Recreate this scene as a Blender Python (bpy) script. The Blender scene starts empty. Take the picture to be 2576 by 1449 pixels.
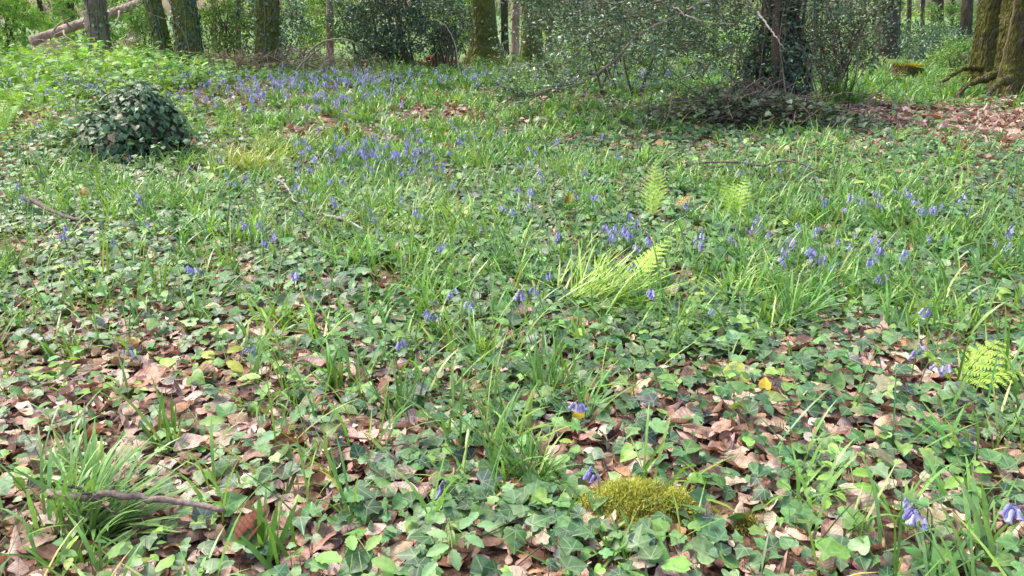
import bpy, math, random
import numpy as np
R = math.radians
rng = np.random.default_rng(7)
random.seed(7)
scene = bpy.context.scene
COL = scene.collection

# ------------------------------------------------------------------ camera
CAM_H = 1.35
F = 2022.0            # focal length in units of a 2576 px wide picture
CX, CY = 1288.0, 724.5
PITCH = math.atan((CY - 25) / F)
cam_d = bpy.data.cameras.new('camera')
cam = bpy.data.objects.new('camera', cam_d)
COL.objects.link(cam)
cam.location = (0, 0, CAM_H)
cam.rotation_euler = (R(90) - PITCH, 0, 0)
cam_d.sensor_width = 36
cam_d.lens = 36 * F / 2576
cam_d.clip_end = 2000
cam_d.clip_start = 0.05
scene.camera = cam

# ------------------------------------------------------------------ light
SUN_EL, SUN_AZ = R(58), R(-62)      # azimuth from +Y towards +X (negative: from the left)
world = bpy.data.worlds.new('World')
scene.world = world
world.use_nodes = True
wn = world.node_tree
for n in list(wn.nodes):
    wn.nodes.remove(n)
sky = wn.nodes.new('ShaderNodeTexSky')
sky.sky_type = 'NISHITA'
sky.sun_disc = False
sky.sun_elevation = SUN_EL
sky.sun_rotation = SUN_AZ
sky.air_density = 1.0
sky.dust_density = 4.0
sky.ozone_density = 0.5
bgn = wn.nodes.new('ShaderNodeBackground')
bgn.inputs['Strength'].default_value = 0.15
out = wn.nodes.new('ShaderNodeOutputWorld')
wn.links.new(sky.outputs[0], bgn.inputs['Color'])
wn.links.new(bgn.outputs[0], out.inputs['Surface'])
sd = bpy.data.lights.new('sun', 'SUN')
sd.energy = 1.15
sd.angle = R(20.0)
sd.color = (1.0, 0.97, 0.92)
sun = bpy.data.objects.new('sun', sd)
COL.objects.link(sun)
sv = np.array([math.sin(SUN_AZ) * math.cos(SUN_EL), math.cos(SUN_AZ) * math.cos(SUN_EL), math.sin(SUN_EL)])
from mathutils import Vector
sun.rotation_euler = Vector(sv).to_track_quat('Z', 'Y').to_euler()
scene.view_settings.view_transform = 'Standard'
scene.view_settings.look = 'None'
scene.view_settings.gamma = 1
scene.view_settings.exposure = 1.6
scene.cycles.max_bounces = 6
scene.cycles.diffuse_bounces = 3
scene.cycles.transmission_bounces = 4

# ------------------------------------------------------------------ noise, terrain, projection
_perm = rng.random((256, 256))
def vnoise(x, y, s=1.0, o=0):
    x = np.asarray(x, float) / s + 37.2 + o * 13.7
    y = np.asarray(y, float) / s + 51.9 + o * 7.3
    xi = np.floor(x).astype(int); yi = np.floor(y).astype(int)
    fx = x - xi; fy = y - yi
    fx = fx * fx * (3 - 2 * fx); fy = fy * fy * (3 - 2 * fy)
    a = _perm[xi % 256, yi % 256]; b = _perm[(xi + 1) % 256, yi % 256]
    c = _perm[xi % 256, (yi + 1) % 256]; d = _perm[(xi + 1) % 256, (yi + 1) % 256]
    return (a * (1 - fx) + b * fx) * (1 - fy) + (c * (1 - fx) + d * fx) * fy

def terrain(x, y):
    x = np.asarray(x, float); y = np.asarray(y, float)
    z = 0.10 * (vnoise(x, y, 2.3) - 0.5) + 0.04 * (vnoise(x, y, 0.6, 1) - 0.5)
    far = np.clip(y - 25, 0, 60)
    z = z - 0.075 * far - np.clip(far, 0, 12) ** 2 * 0.002
    # a low bank on the left towards the back
    z = z + 0.10 * np.exp(-((x + 8) / 4) ** 2 - ((y - 13) / 5) ** 2)
    return z

cp, sp = math.cos(PITCH), math.sin(PITCH)
def project(x, y, z):
    dz = z - CAM_H
    dep = y * cp - dz * sp
    up = y * sp + dz * cp
    return CX + F * x / dep, CY - F * up / dep
def ray(u, v):
    a = (u - CX) / F; b = (CY - v) / F
    return np.array([a, cp + b * sp, -sp + b * cp])
def G(u, v, h=0.0):
    """ground point (lifted by h) seen at u, v"""
    r = ray(u, v); t = CAM_H / max(-r[2], 1e-3)
    for _ in range(12):
        p = np.array([0, 0, CAM_H]) + r * t
        t = (CAM_H - (terrain(p[0], p[1]) + h)) / max(-r[2], 1e-3)
    p = np.array([0, 0, CAM_H]) + r * t
    p[2] = float(terrain(p[0], p[1]))
    return p
def P(u, v, D):
    r = ray(u, v)
    return np.array([0, 0, CAM_H]) + r * (D / r[1])
def GD(u, D):
    """ground point at depth D under column u"""
    z = 0.0
    for _ in range(4):
        dep = D * cp - (z - CAM_H) * sp
        x = (u - CX) / F * dep
        z = float(terrain(x, D))
    return np.array([x, D, z])

# ------------------------------------------------------------------ object helpers
def tag(o, label=None, cat=None, group=None, kind=None):
    if label: o['label'] = label
    if cat: o['category'] = cat
    if group: o['group'] = group
    if kind: o['kind'] = kind
    return o
def empty(name, loc, label=None, cat=None, group=None):
    o = bpy.data.objects.new(name, None)
    o.empty_display_size = 0.1
    o.location = [float(a) for a in loc]
    COL.objects.link(o)
    return tag(o, label, cat, group)

class MB:
    """collects vertices, triangles, quads, colours and uvs, then becomes one mesh"""
    def __init__(s):
        s.V = []; s.Q = []; s.T = []; s.C = []; s.U = []; s.n = 0
    def add(s, V, Q=None, T=None, C=(1, 1, 1), U=None):
        V = np.asarray(V, float).reshape(-1, 3); k = len(V)
        s.V.append(V)
        C = np.asarray(C, float)
        if C.ndim == 1: C = np.repeat(C[None], k, 0)
        s.C.append(C)
        s.U.append(np.zeros((k, 2)) if U is None else np.asarray(U, float))
        if Q is not None and len(Q): s.Q.append(np.asarray(Q, int) + s.n)
        if T is not None and len(T): s.T.append(np.asarray(T, int) + s.n)
        s.n += k
    def inst(s, tmpl, pos, M, col):
        """tmpl=(V,Q,T); pos (N,3); M (N,3,3) columns are the axes; col (N,3)"""
        V, Q, T = tmpl
        N = len(pos); k = len(V)
        if N == 0: return
        W = np.einsum('nij,kj->nki', M, V) + pos[:, None, :]
        off = (np.arange(N) * k)[:, None, None]
        s.add(W.reshape(-1, 3),
              (Q[None] + off).reshape(-1, 4) if Q is not None and len(Q) else None,
              (T[None] + off).reshape(-1, 3) if T is not None and len(T) else None,
              np.repeat(col, k, 0), np.tile(V[:, :2], (N, 1)))
    def mesh(s, name, mat, smooth=False):
        me = bpy.data.meshes.new(name)
        V = np.concatenate(s.V) if s.V else np.zeros((0, 3))
        Q = np.concatenate(s.Q) if s.Q else np.zeros((0, 4), int)
        T = np.concatenate(s.T) if s.T else np.zeros((0, 3), int)
        me.vertices.add(len(V)); me.vertices.foreach_set('co', V.astype(np.float32).ravel())
        loops = np.concatenate([Q.ravel(), T.ravel()])
        me.loops.add(len(loops)); me.loops.foreach_set('vertex_index', loops.astype(np.int32))
        st = np.concatenate([np.arange(len(Q)) * 4, len(Q) * 4 + np.arange(len(T)) * 3])
        me.polygons.add(len(st)); me.polygons.foreach_set('loop_start', st.astype(np.int32))
        if smooth: me.polygons.foreach_set('use_smooth', np.ones(len(st), bool))
        C = np.concatenate(s.C); C4 = np.ones((len(V), 4), np.float32); C4[:, :3] = C
        a = me.color_attributes.new('Col', 'FLOAT_COLOR', 'POINT'); a.data.foreach_set('color', C4.ravel())
        uv = me.uv_layers.new(name='UVMap')
        U = np.concatenate(s.U)
        uv.data.foreach_set('uv', U[loops].astype(np.float32).ravel())
        me.update(calc_edges=True)
        me.materials.append(mat)
        return me
    def obj(s, name, mat, parent=None, smooth=False):
        o = bpy.data.objects.new(name, s.mesh(name, mat, smooth))
        COL.objects.link(o)
        if parent is not None:
            o.parent = parent
        return o

def local(mb, loc):
    """shift everything collected so far so that loc becomes the origin"""
    loc = np.asarray(loc, float)
    mb.V = [v - loc for v in mb.V]
    return mb

def frames(N, tilt, yaw=None, lean=None, g=None):
    """rotation matrices: local z = leaf normal tilted by ~tilt (rad), local y = leaf direction"""
    g = g or rng
    al = g.random(N) * 2 * np.pi
    th = np.abs(g.normal(0, 1, N)) * tilt
    n = np.stack([np.sin(th) * np.cos(al), np.sin(th) * np.sin(al), np.cos(th)], 1)
    if lean is not None:
        n = n + lean; n /= np.linalg.norm(n, axis=1)[:, None]
    if yaw is None: yaw = g.random(N) * 2 * np.pi
    d = np.stack([np.cos(yaw), np.sin(yaw), np.zeros(N)], 1)
    d = d - n * (d * n).sum(1)[:, None]; d /= np.maximum(np.linalg.norm(d, axis=1), 1e-6)[:, None]
    x = np.cross(d, n)
    return np.stack([x, d, n], 2)
def rand_frames(N, g=None):
    g = g or rng
    n = g.normal(0, 1, (N, 3)); n /= np.linalg.norm(n, axis=1)[:, None]
    d = g.normal(0, 1, (N, 3)); d -= n * (d * n).sum(1)[:, None]; d /= np.linalg.norm(d, axis=1)[:, None]
    return np.stack([np.cross(d, n), d, n], 2)
def vary(base, N, amt=0.25, hue=0.12, g=None):
    g = g or rng
    base = np.asarray(base, float)
    k = np.exp(g.normal(0, amt, N))[:, None]
    h = np.exp(g.normal(0, hue, (N, 3)))
    return base[None] * k * h
def pick(cols, probs, N, amt=0.25, hue=0.1):
    cols = np.asarray(cols, float); i = rng.choice(len(cols), N, p=np.asarray(probs) / np.sum(probs))
    return cols[i] * np.exp(rng.normal(0, amt, N))[:, None] * np.exp(rng.normal(0, hue, (N, 3)))

# ------------------------------------------------------------------ leaf templates
IVO = [[(0, -.02), (.18, -.14), (.38, -.12), (.50, .03), (.44, .20), (.52, .40), (.37, .50), (.24, .64), (.12, .82), (0, .98)],
       [(0, -.02), (.22, -.16), (.44, -.14), (.54, .06), (.50, .24), (.44, .40), (.34, .54), (.22, .68), (.10, .82), (0, .92)],
       [(0, 0), (.15, -.12), (.33, -.12), (.42, .02), (.34, .18), (.46, .40), (.28, .48), (.16, .66), (.08, .86), (0, 1.05)]]
def t_ivy(fold=0.12, droop=0.15, wide=1.0, kind=0):
    o = IVO[kind]
    pts = [(x * wide, y) for x, y in o] + [(-x * wide, y) for x, y in reversed(o[1:-1])]
    V = [(0, .22, 0)] + [(x, y, 0) for x, y in pts]
    V = np.array(V, float)
    r = np.hypot(V[:, 0], V[:, 1] - .22)
    V[:, 2] = fold * np.abs(V[:, 0]) - droop * r ** 2
    n = len(pts)
    T = np.array([(0, 1 + (i + 1) % n, 1 + i) for i in range(n)])[:, ::-1]
    V[:, 1] -= 0.05
    return V, None, T
def t_ovate(w=0.55, fold=0.15, droop=0.2, rows=4):
    V = []; Q = []
    for i in range(rows + 1):
        t = i / rows
        ww = w * 0.5 * math.sin(math.pi * min(max(t * 0.94 + 0.03, 0), 1)) ** 0.8
        for j in (-1, 0, 1):
            x = j * ww
            V.append((x, t, fold * abs(x) * 2 - droop * t * t))
    for i in range(rows):
        for j in range(2):
            a = i * 3 + j
            Q.append((a, a + 1, a + 4, a + 3))
    return np.array(V), np.array(Q), None
def t_small(w=0.5):
    V = np.array([(0, 0, 0), (w / 2, .45, .06), (0, 1, -.08), (-w / 2, .45, .06), (0, .45, -0.02)])
    T = np.array([(0, 1, 4), (1, 2, 4), (2, 3, 4), (3, 0, 4)])
    return V, None, T
def t_dead(seed, rows=6, curl=0.35):
    """dry beech leaf: cupped, wavy and twisted"""
    g = np.random.default_rng(seed)
    c1, c2, tw, wv = g.normal(0, curl), g.normal(0, curl * 1.6), g.normal(0, .5), g.random() * 6
    w = 0.62 * (0.9 + 0.25 * g.random())
    V = []; Q = []; cols = 5
    for i in range(rows + 1):
        t = i / rows
        ww = w * 0.5 * math.sin(math.pi * (t * 0.96 + 0.02)) ** 0.75
        for j in range(cols):
            s = (j - (cols - 1) / 2) / ((cols - 1) / 2)
            x = s * ww
            z = c2 * x * x * 2.5 + c1 * (t - .5) ** 2 * 2 + 0.05 * math.sin(wv + t * 9 + s * 3) * abs(s) + tw * x * (t - .5)
            V.append((x * (1 - 0.25 * abs(c2)), t - .5, z))
    for i in range(rows):
        for j in range(cols - 1):
            a = i * cols + j
            Q.append((a, a + 1, a + cols + 1, a + cols))
    return np.array(V), np.array(Q), None
IVY = [t_ivy(.12, .15), t_ivy(.35, .25, .9, 1), t_ivy(.05, .40, 1.05, 1), t_ivy(-.2, .1, .9), t_ivy(.2, .3, 1, 2), t_ivy(.5, .2, 1.0, 1)]
OVATE = t_ovate(); SMALL = t_small(); SMALLW = t_small(.75)
DEAD = [t_dead(i) for i in range(10)]

def put_leaves(mb, tmpls, pos, M, size, col):
    size = np.asarray(size, float)
    Ms = M * size[:, None, None]
    k = rng.integers(0, len(tmpls), len(pos))
    for i, t in enumerate(tmpls):
        m = k == i
        mb.inst(t, pos[m], Ms[m], col[m])

def blades(mb, base, az, lean, length, width, curl, col, S=5, twist=None):
    """strap leaves: base (N,3), az azimuth they bend to, lean start angle from vertical, curl added angle"""
    N = len(base)
    if N == 0: return
    t = np.linspace(0, 1, S + 1)
    ang = lean[:, None] + curl[:, None] * t[None] ** 1.3
    ds = (length / S)[:, None]
    hx = np.concatenate([np.zeros((N, 1)), np.cumsum(np.sin(ang[:, :-1]) * ds, 1)], 1)
    hz = np.concatenate([np.zeros((N, 1)), np.cumsum(np.cos(ang[:, :-1]) * ds, 1)], 1)
    dx, dy = np.cos(az)[:, None], np.sin(az)[:, None]
    C = np.stack([base[:, 0:1] + hx * dx, base[:, 1:2] + hx * dy, base[:, 2:3] + np.maximum(hz, -0.0 + hz * 0.25)], 2)
    sa = az + np.pi / 2 + (twist if twist is not None else rng.normal(0, .5, N))
    side = np.stack([np.cos(sa), np.sin(sa), np.zeros(N)], 1)
    w = width[:, None] * np.array([0.7] + [1.0] * (S - 2) + [0.7, 0.08])[None] * 0.5
    L = C - side[:, None, :] * w[:, :, None]; Rr = C + side[:, None, :] * w[:, :, None]
    V = np.stack([L, Rr], 2).reshape(N, -1, 3)
    k = 2 * (S + 1)
    q = np.array([(2 * i, 2 * i + 1, 2 * i + 3, 2 * i + 2) for i in range(S)])
    Q = (q[None] + (np.arange(N) * k)[:, None, None]).reshape(-1, 4)
    U = np.stack([np.tile([-.5, .5], S + 1), np.repeat(t, 2)], 1)
    mb.add(V.reshape(-1, 3), Q, None, np.repeat(col, k, 0), np.tile(U, (N, 1)))

def tube(mb, pts, rad, sides=8, col=(1, 1, 1), rough=0.0, flare=None, g=None):
    g = g or rng
    pts = np.asarray(pts, float); n = len(pts)
    rad = np.broadcast_to(np.asarray(rad, float), (n,))
    tan = np.gradient(pts, axis=0); tan /= np.maximum(np.linalg.norm(tan, axis=1), 1e-9)[:, None]
    ref = np.array([0.13, 0.97, 0.2]) if abs(tan[0, 1]) < 0.8 else np.array([1.0, 0.1, 0.1])
    a = np.cross(tan, ref); a /= np.linalg.norm(a, axis=1)[:, None]
    b = np.cross(tan, a)
    th = np.linspace(0, 2 * np.pi, sides, endpoint=False)
    rr = np.repeat(rad[:, None], sides, 1)
    if rough: rr = rr * (1 + g.normal(0, rough, rr.shape))
    if flare is not None: rr = rr * flare
    V = pts[:, None] + a[:, None] * (np.cos(th)[None, :, None] * rr[..., None]) + b[:, None] * (np.sin(th)[None, :, None] * rr[..., None])
    Q = []
    i = np.arange(n - 1)[:, None]; j = np.arange(sides)[None]
    q = np.stack([i * sides + j, i * sides + (j + 1) % sides, (i + 1) * sides + (j + 1) % sides, (i + 1) * sides + j], -1).reshape(-1, 4)
    V = V.reshape(-1, 3)
    V = np.concatenate([V, pts[:1], pts[-1:]])
    k = n * sides
    T = [(k, (jj + 1) % sides, jj) for jj in range(sides)] + [(k + 1, (n - 1) * sides + jj, (n - 1) * sides + (jj + 1) % sides) for jj in range(sides)]
    mb.add(V, q, np.array(T), col)

def smooth_path(pts, n=24, jit=0.0, g=None):
    g = g or rng
    pts = np.asarray(pts, float)
    d = np.concatenate([[0], np.cumsum(np.linalg.norm(np.diff(pts, axis=0), axis=1))])
    t = np.linspace(0, d[-1], n)
    # Catmull-Rom through the points
    out = []
    m = np.gradient(pts, d, axis=0)
    for tt in t:
        i = min(max(np.searchsorted(d, tt) - 1, 0), len(pts) - 2)
        h = d[i + 1] - d[i]; s = (tt - d[i]) / h
        out.append((2 * s ** 3 - 3 * s ** 2 + 1) * pts[i] + (s ** 3 - 2 * s ** 2 + s) * h * m[i] + (-2 * s ** 3 + 3 * s ** 2) * pts[i + 1] + (s ** 3 - s ** 2) * h * m[i + 1])
    out = np.array(out)
    if jit: out = out + g.normal(0, jit, out.shape)
    return out

# ------------------------------------------------------------------ materials
def nt(name):
    m = bpy.data.materials.new(name); m.use_nodes = True
    t = m.node_tree
    for n in list(t.nodes): t.nodes.remove(n)
    return m, t, t.nodes, t.links
def math_node(N, L, op, a, b=None):
    n = N.new('ShaderNodeMath'); n.operation = op
    for i, v in enumerate((a, b)):
        if v is None: continue
        if isinstance(v, (int, float)): n.inputs[i].default_value = v
        else: L.new(v, n.inputs[i])
    return n.outputs[0]
def leaf_mat(name, rough=0.45, trans=0.3, spec=0.5, veins=None, noise=0.35, tint=(1.15, 1.25, .5), vein_col=(0.26, 0.36, 0.19), nscale=60):
    m, t, N, L = nt(name)
    at = N.new('ShaderNodeAttribute'); at.attribute_name = 'Col'
    tc = N.new('ShaderNodeTexCoord')
    nz = N.new('ShaderNodeTexNoise'); nz.inputs['Scale'].default_value = nscale; nz.inputs['Detail'].default_value = 3
    L.new(tc.outputs['Object'], nz.inputs['Vector'])
    mr = N.new('ShaderNodeMapRange'); mr.inputs['From Min'].default_value = .3; mr.inputs['From Max'].default_value = .7
    mr.inputs['To Min'].default_value = 1 - noise; mr.inputs['To Max'].default_value = 1 + noise
    L.new(nz.outputs['Fac'], mr.inputs['Value'])
    sc = N.new('ShaderNodeVectorMath'); sc.operation = 'SCALE'
    L.new(at.outputs['Color'], sc.inputs[0]); L.new(mr.outputs[0], sc.inputs['Scale'])
    colr = sc.outputs[0]
    if veins:
        uv = N.new('ShaderNodeUVMap'); sx = N.new('ShaderNodeSeparateXYZ'); L.new(uv.outputs[0], sx.inputs[0])
        ax = math_node(N, L, 'ABSOLUTE', sx.outputs[0]); y = sx.outputs[1]
        if veins == 'ivy':
            y = math_node(N, L, 'SUBTRACT', y, -0.02)
            ds = []
            for a in (0, 50, 105):
                c, s_ = math.cos(R(a)), math.sin(R(a))
                p = math_node(N, L, 'SUBTRACT', math_node(N, L, 'MULTIPLY', ax, c), math_node(N, L, 'MULTIPLY', y, s_))
                ds.append(math_node(N, L, 'ABSOLUTE', p))
            d = math_node(N, L, 'MINIMUM', math_node(N, L, 'MINIMUM', ds[0], ds[1]), ds[2])
            lo, hi, k = .006, .035, .5
        elif veins == 'pinnate':
            q = math_node(N, L, 'SUBTRACT', y, math_node(N, L, 'MULTIPLY', ax, 0.9))
            fr = math_node(N, L, 'PINGPONG', math_node(N, L, 'MULTIPLY', q, 1.0), 0.05)
            d = math_node(N, L, 'MINIMUM', fr, ax)
            lo, hi, k = .004, .022, .45
        v = N.new('ShaderNodeMapRange'); v.inputs['From Min'].default_value = lo; v.inputs['From Max'].default_value = hi
        v.inputs['To Min'].default_value = k; v.inputs['To Max'].default_value = 0; L.new(d, v.inputs['Value'])
        mx = N.new('ShaderNodeMix'); mx.data_type = 'RGBA'
        L.new(v.outputs[0], mx.inputs['Factor']); L.new(colr, mx.inputs['A']); mx.inputs['B'].default_value = (*vein_col, 1)
        colr = mx.outputs['Result']
    p = N.new('ShaderNodeBsdfPrincipled'); L.new(colr, p.inputs['Base Color'])
    p.inputs['Roughness'].default_value = rough; p.inputs['Specular IOR Level'].default_value = spec
    bp = N.new('ShaderNodeBump'); bp.inputs['Strength'].default_value = .35; bp.inputs['Distance'].default_value = .004
    L.new(nz.outputs['Fac'], bp.inputs['Height']); L.new(bp.outputs[0], p.inputs['Normal'])
    o = N.new('ShaderNodeOutputMaterial')
    if trans > 0:
        tr = N.new('ShaderNodeBsdfTranslucent')
        tm = N.new('ShaderNodeVectorMath'); tm.operation = 'MULTIPLY'; tm.inputs[1].default_value = tint
        L.new(colr, tm.inputs[0]); L.new(tm.outputs[0], tr.inputs['Color'])
        ms = N.new('ShaderNodeMixShader'); ms.inputs[0].default_value = trans
        L.new(p.outputs[0], ms.inputs[1]); L.new(tr.outputs[0], ms.inputs[2]); L.new(ms.outputs[0], o.inputs['Surface'])
    else:
        L.new(p.outputs[0], o.inputs['Surface'])
    return m
def bark_mat(name, c1, c2, moss=None, moss_amt=0.5, scale=9, stretch=.25, bump=.03, horiz=False):
    m, t, N, L = nt(name)
    tc = N.new('ShaderNodeTexCoord'); mp = N.new('ShaderNodeMapping')
    mp.inputs['Scale'].default_value = (1, 1, stretch) if not horiz else (.35, .35, 1.6)
    L.new(tc.outputs['Object'], mp.inputs['Vector'])
    nz = N.new('ShaderNodeTexNoise'); nz.inputs['Scale'].default_value = scale; nz.inputs['Detail'].default_value = 8; nz.inputs['Roughness'].default_value = .65
    L.new(mp.outputs[0], nz.inputs['Vector'])
    vo = N.new('ShaderNodeTexVoronoi'); vo.inputs['Scale'].default_value = scale * 2.2; vo.feature = 'DISTANCE_TO_EDGE'
    L.new(mp.outputs[0], vo.inputs['Vector'])
    cr = N.new('ShaderNodeValToRGB'); cr.color_ramp.elements[0].position = .35; cr.color_ramp.elements[1].position = .65
    cr.color_ramp.elements[0].color = (*c1, 1); cr.color_ramp.elements[1].color = (*c2, 1)
    L.new(nz.outputs['Fac'], cr.inputs[0]); colr = cr.outputs[0]
    if moss:
        n2 = N.new('ShaderNodeTexNoise'); n2.inputs['Scale'].default_value = 2.6; n2.inputs['Detail'].default_value = 7; n2.inputs['Roughness'].default_value = .7
        L.new(tc.outputs['Object'], n2.inputs['Vector'])
        mr = N.new('ShaderNodeMapRange'); mr.inputs['From Min'].default_value = .62 - moss_amt * .3; mr.inputs['From Max'].default_value = .70 - moss_amt * .3
        L.new(n2.outputs['Fac'], mr.inputs['Value'])
        n3 = N.new('ShaderNodeTexNoise'); n3.inputs['Scale'].default_value = 45; n3.inputs['Detail'].default_value = 4
        L.new(tc.outputs['Object'], n3.inputs['Vector'])
        c3 = N.new('ShaderNodeValToRGB'); c3.color_ramp.elements[0].position = .3; c3.color_ramp.elements[1].position = .7
        c3.color_ramp.elements[0].color = (*[a * .45 for a in moss], 1); c3.color_ramp.elements[1].color = (*moss, 1)
        L.new(n3.outputs['Fac'], c3.inputs[0])
        mx = N.new('ShaderNodeMix'); mx.data_type = 'RGBA'
        L.new(mr.outputs[0], mx.inputs['Factor']); L.new(colr, mx.inputs['A']); L.new(c3.outputs[0], mx.inputs['B'])
        colr = mx.outputs['Result']
    p = N.new('ShaderNodeBsdfPrincipled'); L.new(colr, p.inputs['Base Color']); p.inputs['Roughness'].default_value = .9
    p.inputs['Specular IOR Level'].default_value = .2
    b1 = N.new('ShaderNodeBump'); b1.inputs['Strength'].default_value = 1; b1.inputs['Distance'].default_value = bump
    hs = math_node(N, L, 'ADD', nz.outputs['Fac'], math_node(N, L, 'MULTIPLY', vo.outputs['Distance'], 1.2))
    L.new(hs, b1.inputs['Height']); L.new(b1.outputs[0], p.inputs['Normal'])
    o = N.new('ShaderNodeOutputMaterial'); L.new(p.outputs[0], o.inputs['Surface'])
    return m

M_IVY = leaf_mat('ivy leaf', rough=.42, trans=.18, spec=.38, veins='ivy', noise=.3)
M_GLOSSY = leaf_mat('holly leaf', rough=.3, trans=.15, spec=.6, noise=.2)
M_HERB = leaf_mat('soft leaf', rough=.5, trans=.38, spec=.35, noise=.25)
M_SERR = leaf_mat('veined soft leaf', rough=.5, trans=.35, spec=.35, noise=.15, veins='pinnate', vein_col=(.3, .42, .16))
M_BLADE = leaf_mat('strap leaf', rough=.36, trans=.28, spec=.45, noise=.15)
M_DEAD = leaf_mat('dry leaf', rough=.7, trans=.12, spec=.25, noise=.35, veins='pinnate', tint=(1.2, .8, .5), vein_col=(.16, .085, .05))
M_PETAL = leaf_mat('bluebell petal', rough=.5, trans=.35, spec=.2, noise=.2, tint=(1, .9, 1.2))
M_MOSS = leaf_mat('moss strand', rough=.8, trans=.35, spec=.1, noise=.3)
M_TWIG = leaf_mat('twig bark', rough=.8, trans=0, spec=.2, noise=.45, nscale=90)
B_GREY = bark_mat('grey bark', (.09, .07, .055), (.34, .27, .21), moss=(.2, .18, .07), moss_amt=.35, scale=7)
B_MOSSY = bark_mat('mossy bark', (.07, .05, .035), (.28, .21, .15), moss=(.20, .215, .05), moss_amt=.92, scale=8, bump=.09)
B_GOLD = bark_mat('golden mossy bark', (.04, .032, .02), (.16, .125, .08), moss=(.155, .15, .035), moss_amt=.72, scale=8, bump=.11)
B_RED = bark_mat('reddish bark', (.18, .11, .085), (.55, .39, .33), scale=7, stretch=.2)
B_DARK = bark_mat('dark bark', (.035, .028, .022), (.13, .10, .08), moss=(.07, .08, .03), moss_amt=.4, scale=6)
B_LOG = bark_mat('pale barkless wood', (.24, .16, .12), (.5, .38, .3), scale=6)

# ------------------------------------------------------------------ ground
def ground_material():
    m, t, N, L = nt('woodland soil and litter')
    tc = N.new('ShaderNodeTexCoord')
    v1 = N.new('ShaderNodeTexVoronoi'); v1.inputs['Scale'].default_value = 16; v1.inputs['Randomness'].default_value = 1
    wv = N.new('ShaderNodeTexNoise'); wv.inputs['Scale'].default_value = 9; wv.inputs['Detail'].default_value = 3
    L.new(tc.outputs['Object'], wv.inputs['Vector'])
    ad = N.new('ShaderNodeVectorMath'); ad.operation = 'MULTIPLY_ADD'; ad.inputs[1].default_value = (.12, .12, .12)
    L.new(wv.outputs['Color'], ad.inputs[0]); L.new(tc.outputs['Object'], ad.inputs[2]); L.new(ad.outputs[0], v1.inputs['Vector'])
    cr = N.new('ShaderNodeValToRGB')
    e = cr.color_ramp.elements
    e[0].position = 0; e[0].color = (.05, .03, .02, 1); e[1].position = 1; e[1].color = (.34, .22, .15, 1)
    for p_, c in ((.3, (.12, .065, .04, 1)), (.55, (.2, .115, .075, 1)), (.8, (.28, .17, .12, 1))):
        k = e.new(p_); k.color = c
    sx = N.new('ShaderNodeSeparateColor'); L.new(v1.outputs['Color'], sx.inputs[0]); L.new(sx.outputs[0], cr.inputs[0])
    n2 = N.new('ShaderNodeTexNoise'); n2.inputs['Scale'].default_value = 60; n2.inputs['Detail'].default_value = 6
    L.new(tc.outputs['Object'], n2.inputs['Vector'])
    mr = N.new('ShaderNodeMapRange'); mr.inputs['From Min'].default_value = .3; mr.inputs['From Max'].default_value = .7; mr.inputs['To Min'].default_value = .45; mr.inputs['To Max'].default_value = 1.2
    L.new(n2.outputs['Fac'], mr.inputs['Value'])
    sc = N.new('ShaderNodeVectorMath'); sc.operation = 'SCALE'; L.new(cr.outputs[0], sc.inputs[0]); L.new(mr.outputs[0], sc.inputs['Scale'])
    # green ground in the far distance, where the wood opens on a field
    gx = N.new('ShaderNodeSeparateXYZ'); L.new(tc.outputs['Object'], gx.inputs[0])
    gm = N.new('ShaderNodeMapRange'); gm.inputs['From Min'].default_value = 12; gm.inputs['From Max'].default_value = 30
    L.new(gx.outputs[1], gm.inputs['Value'])
    mx = N.new('ShaderNodeMix'); mx.data_type = 'RGBA'; mx.inputs['B'].default_value = (.1, .16, .045, 1)
    L.new(gm.outputs[0], mx.inputs['Factor']); L.new(sc.outputs[0], mx.inputs['A'])
    p = N.new('ShaderNodeBsdfPrincipled'); L.new(mx.outputs['Result'], p.inputs['Base Color']); p.inputs['Roughness'].default_value = .85
    p.inputs['Specular IOR Level'].default_value = .25
    b = N.new('ShaderNodeBump'); b.inputs['Strength'].default_value = .8; b.inputs['Distance'].default_value = .03
    hh = math_node(N, L, 'ADD', v1.outputs['Distance'], n2.outputs['Fac'])
    L.new(hh, b.inputs['Height']); L.new(b.outputs[0], p.inputs['Normal'])
    o = N.new('ShaderNodeOutputMaterial'); L.new(p.outputs[0], o.inputs['Surface'])
    return m
gm_ = MB()
xs = np.unique(np.concatenate([np.linspace(-14, 14, 180), np.linspace(-14, -400, 40), np.linspace(14, 400, 40)]))
ys = np.unique(np.concatenate([np.linspace(-6, 20, 170), np.linspace(20, 90, 90), np.linspace(90, 900, 30), np.linspace(-60, -6, 12)]))
XX, YY = np.meshgrid(xs, ys)
ZZ = terrain(XX, YY)
nx_, ny_ = len(xs), len(ys)
ii, jj = np.meshgrid(np.arange(ny_ - 1), np.arange(nx_ - 1), indexing='ij')
qq = np.stack([ii * nx_ + jj, ii * nx_ + jj + 1, (ii + 1) * nx_ + jj + 1, (ii + 1) * nx_ + jj], -1).reshape(-1, 4)
gm_.add(np.stack([XX, YY, ZZ], -1).reshape(-1, 3), qq)
ground = gm_.obj('ground', ground_material(), smooth=True)
tag(ground, kind='structure')

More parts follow.
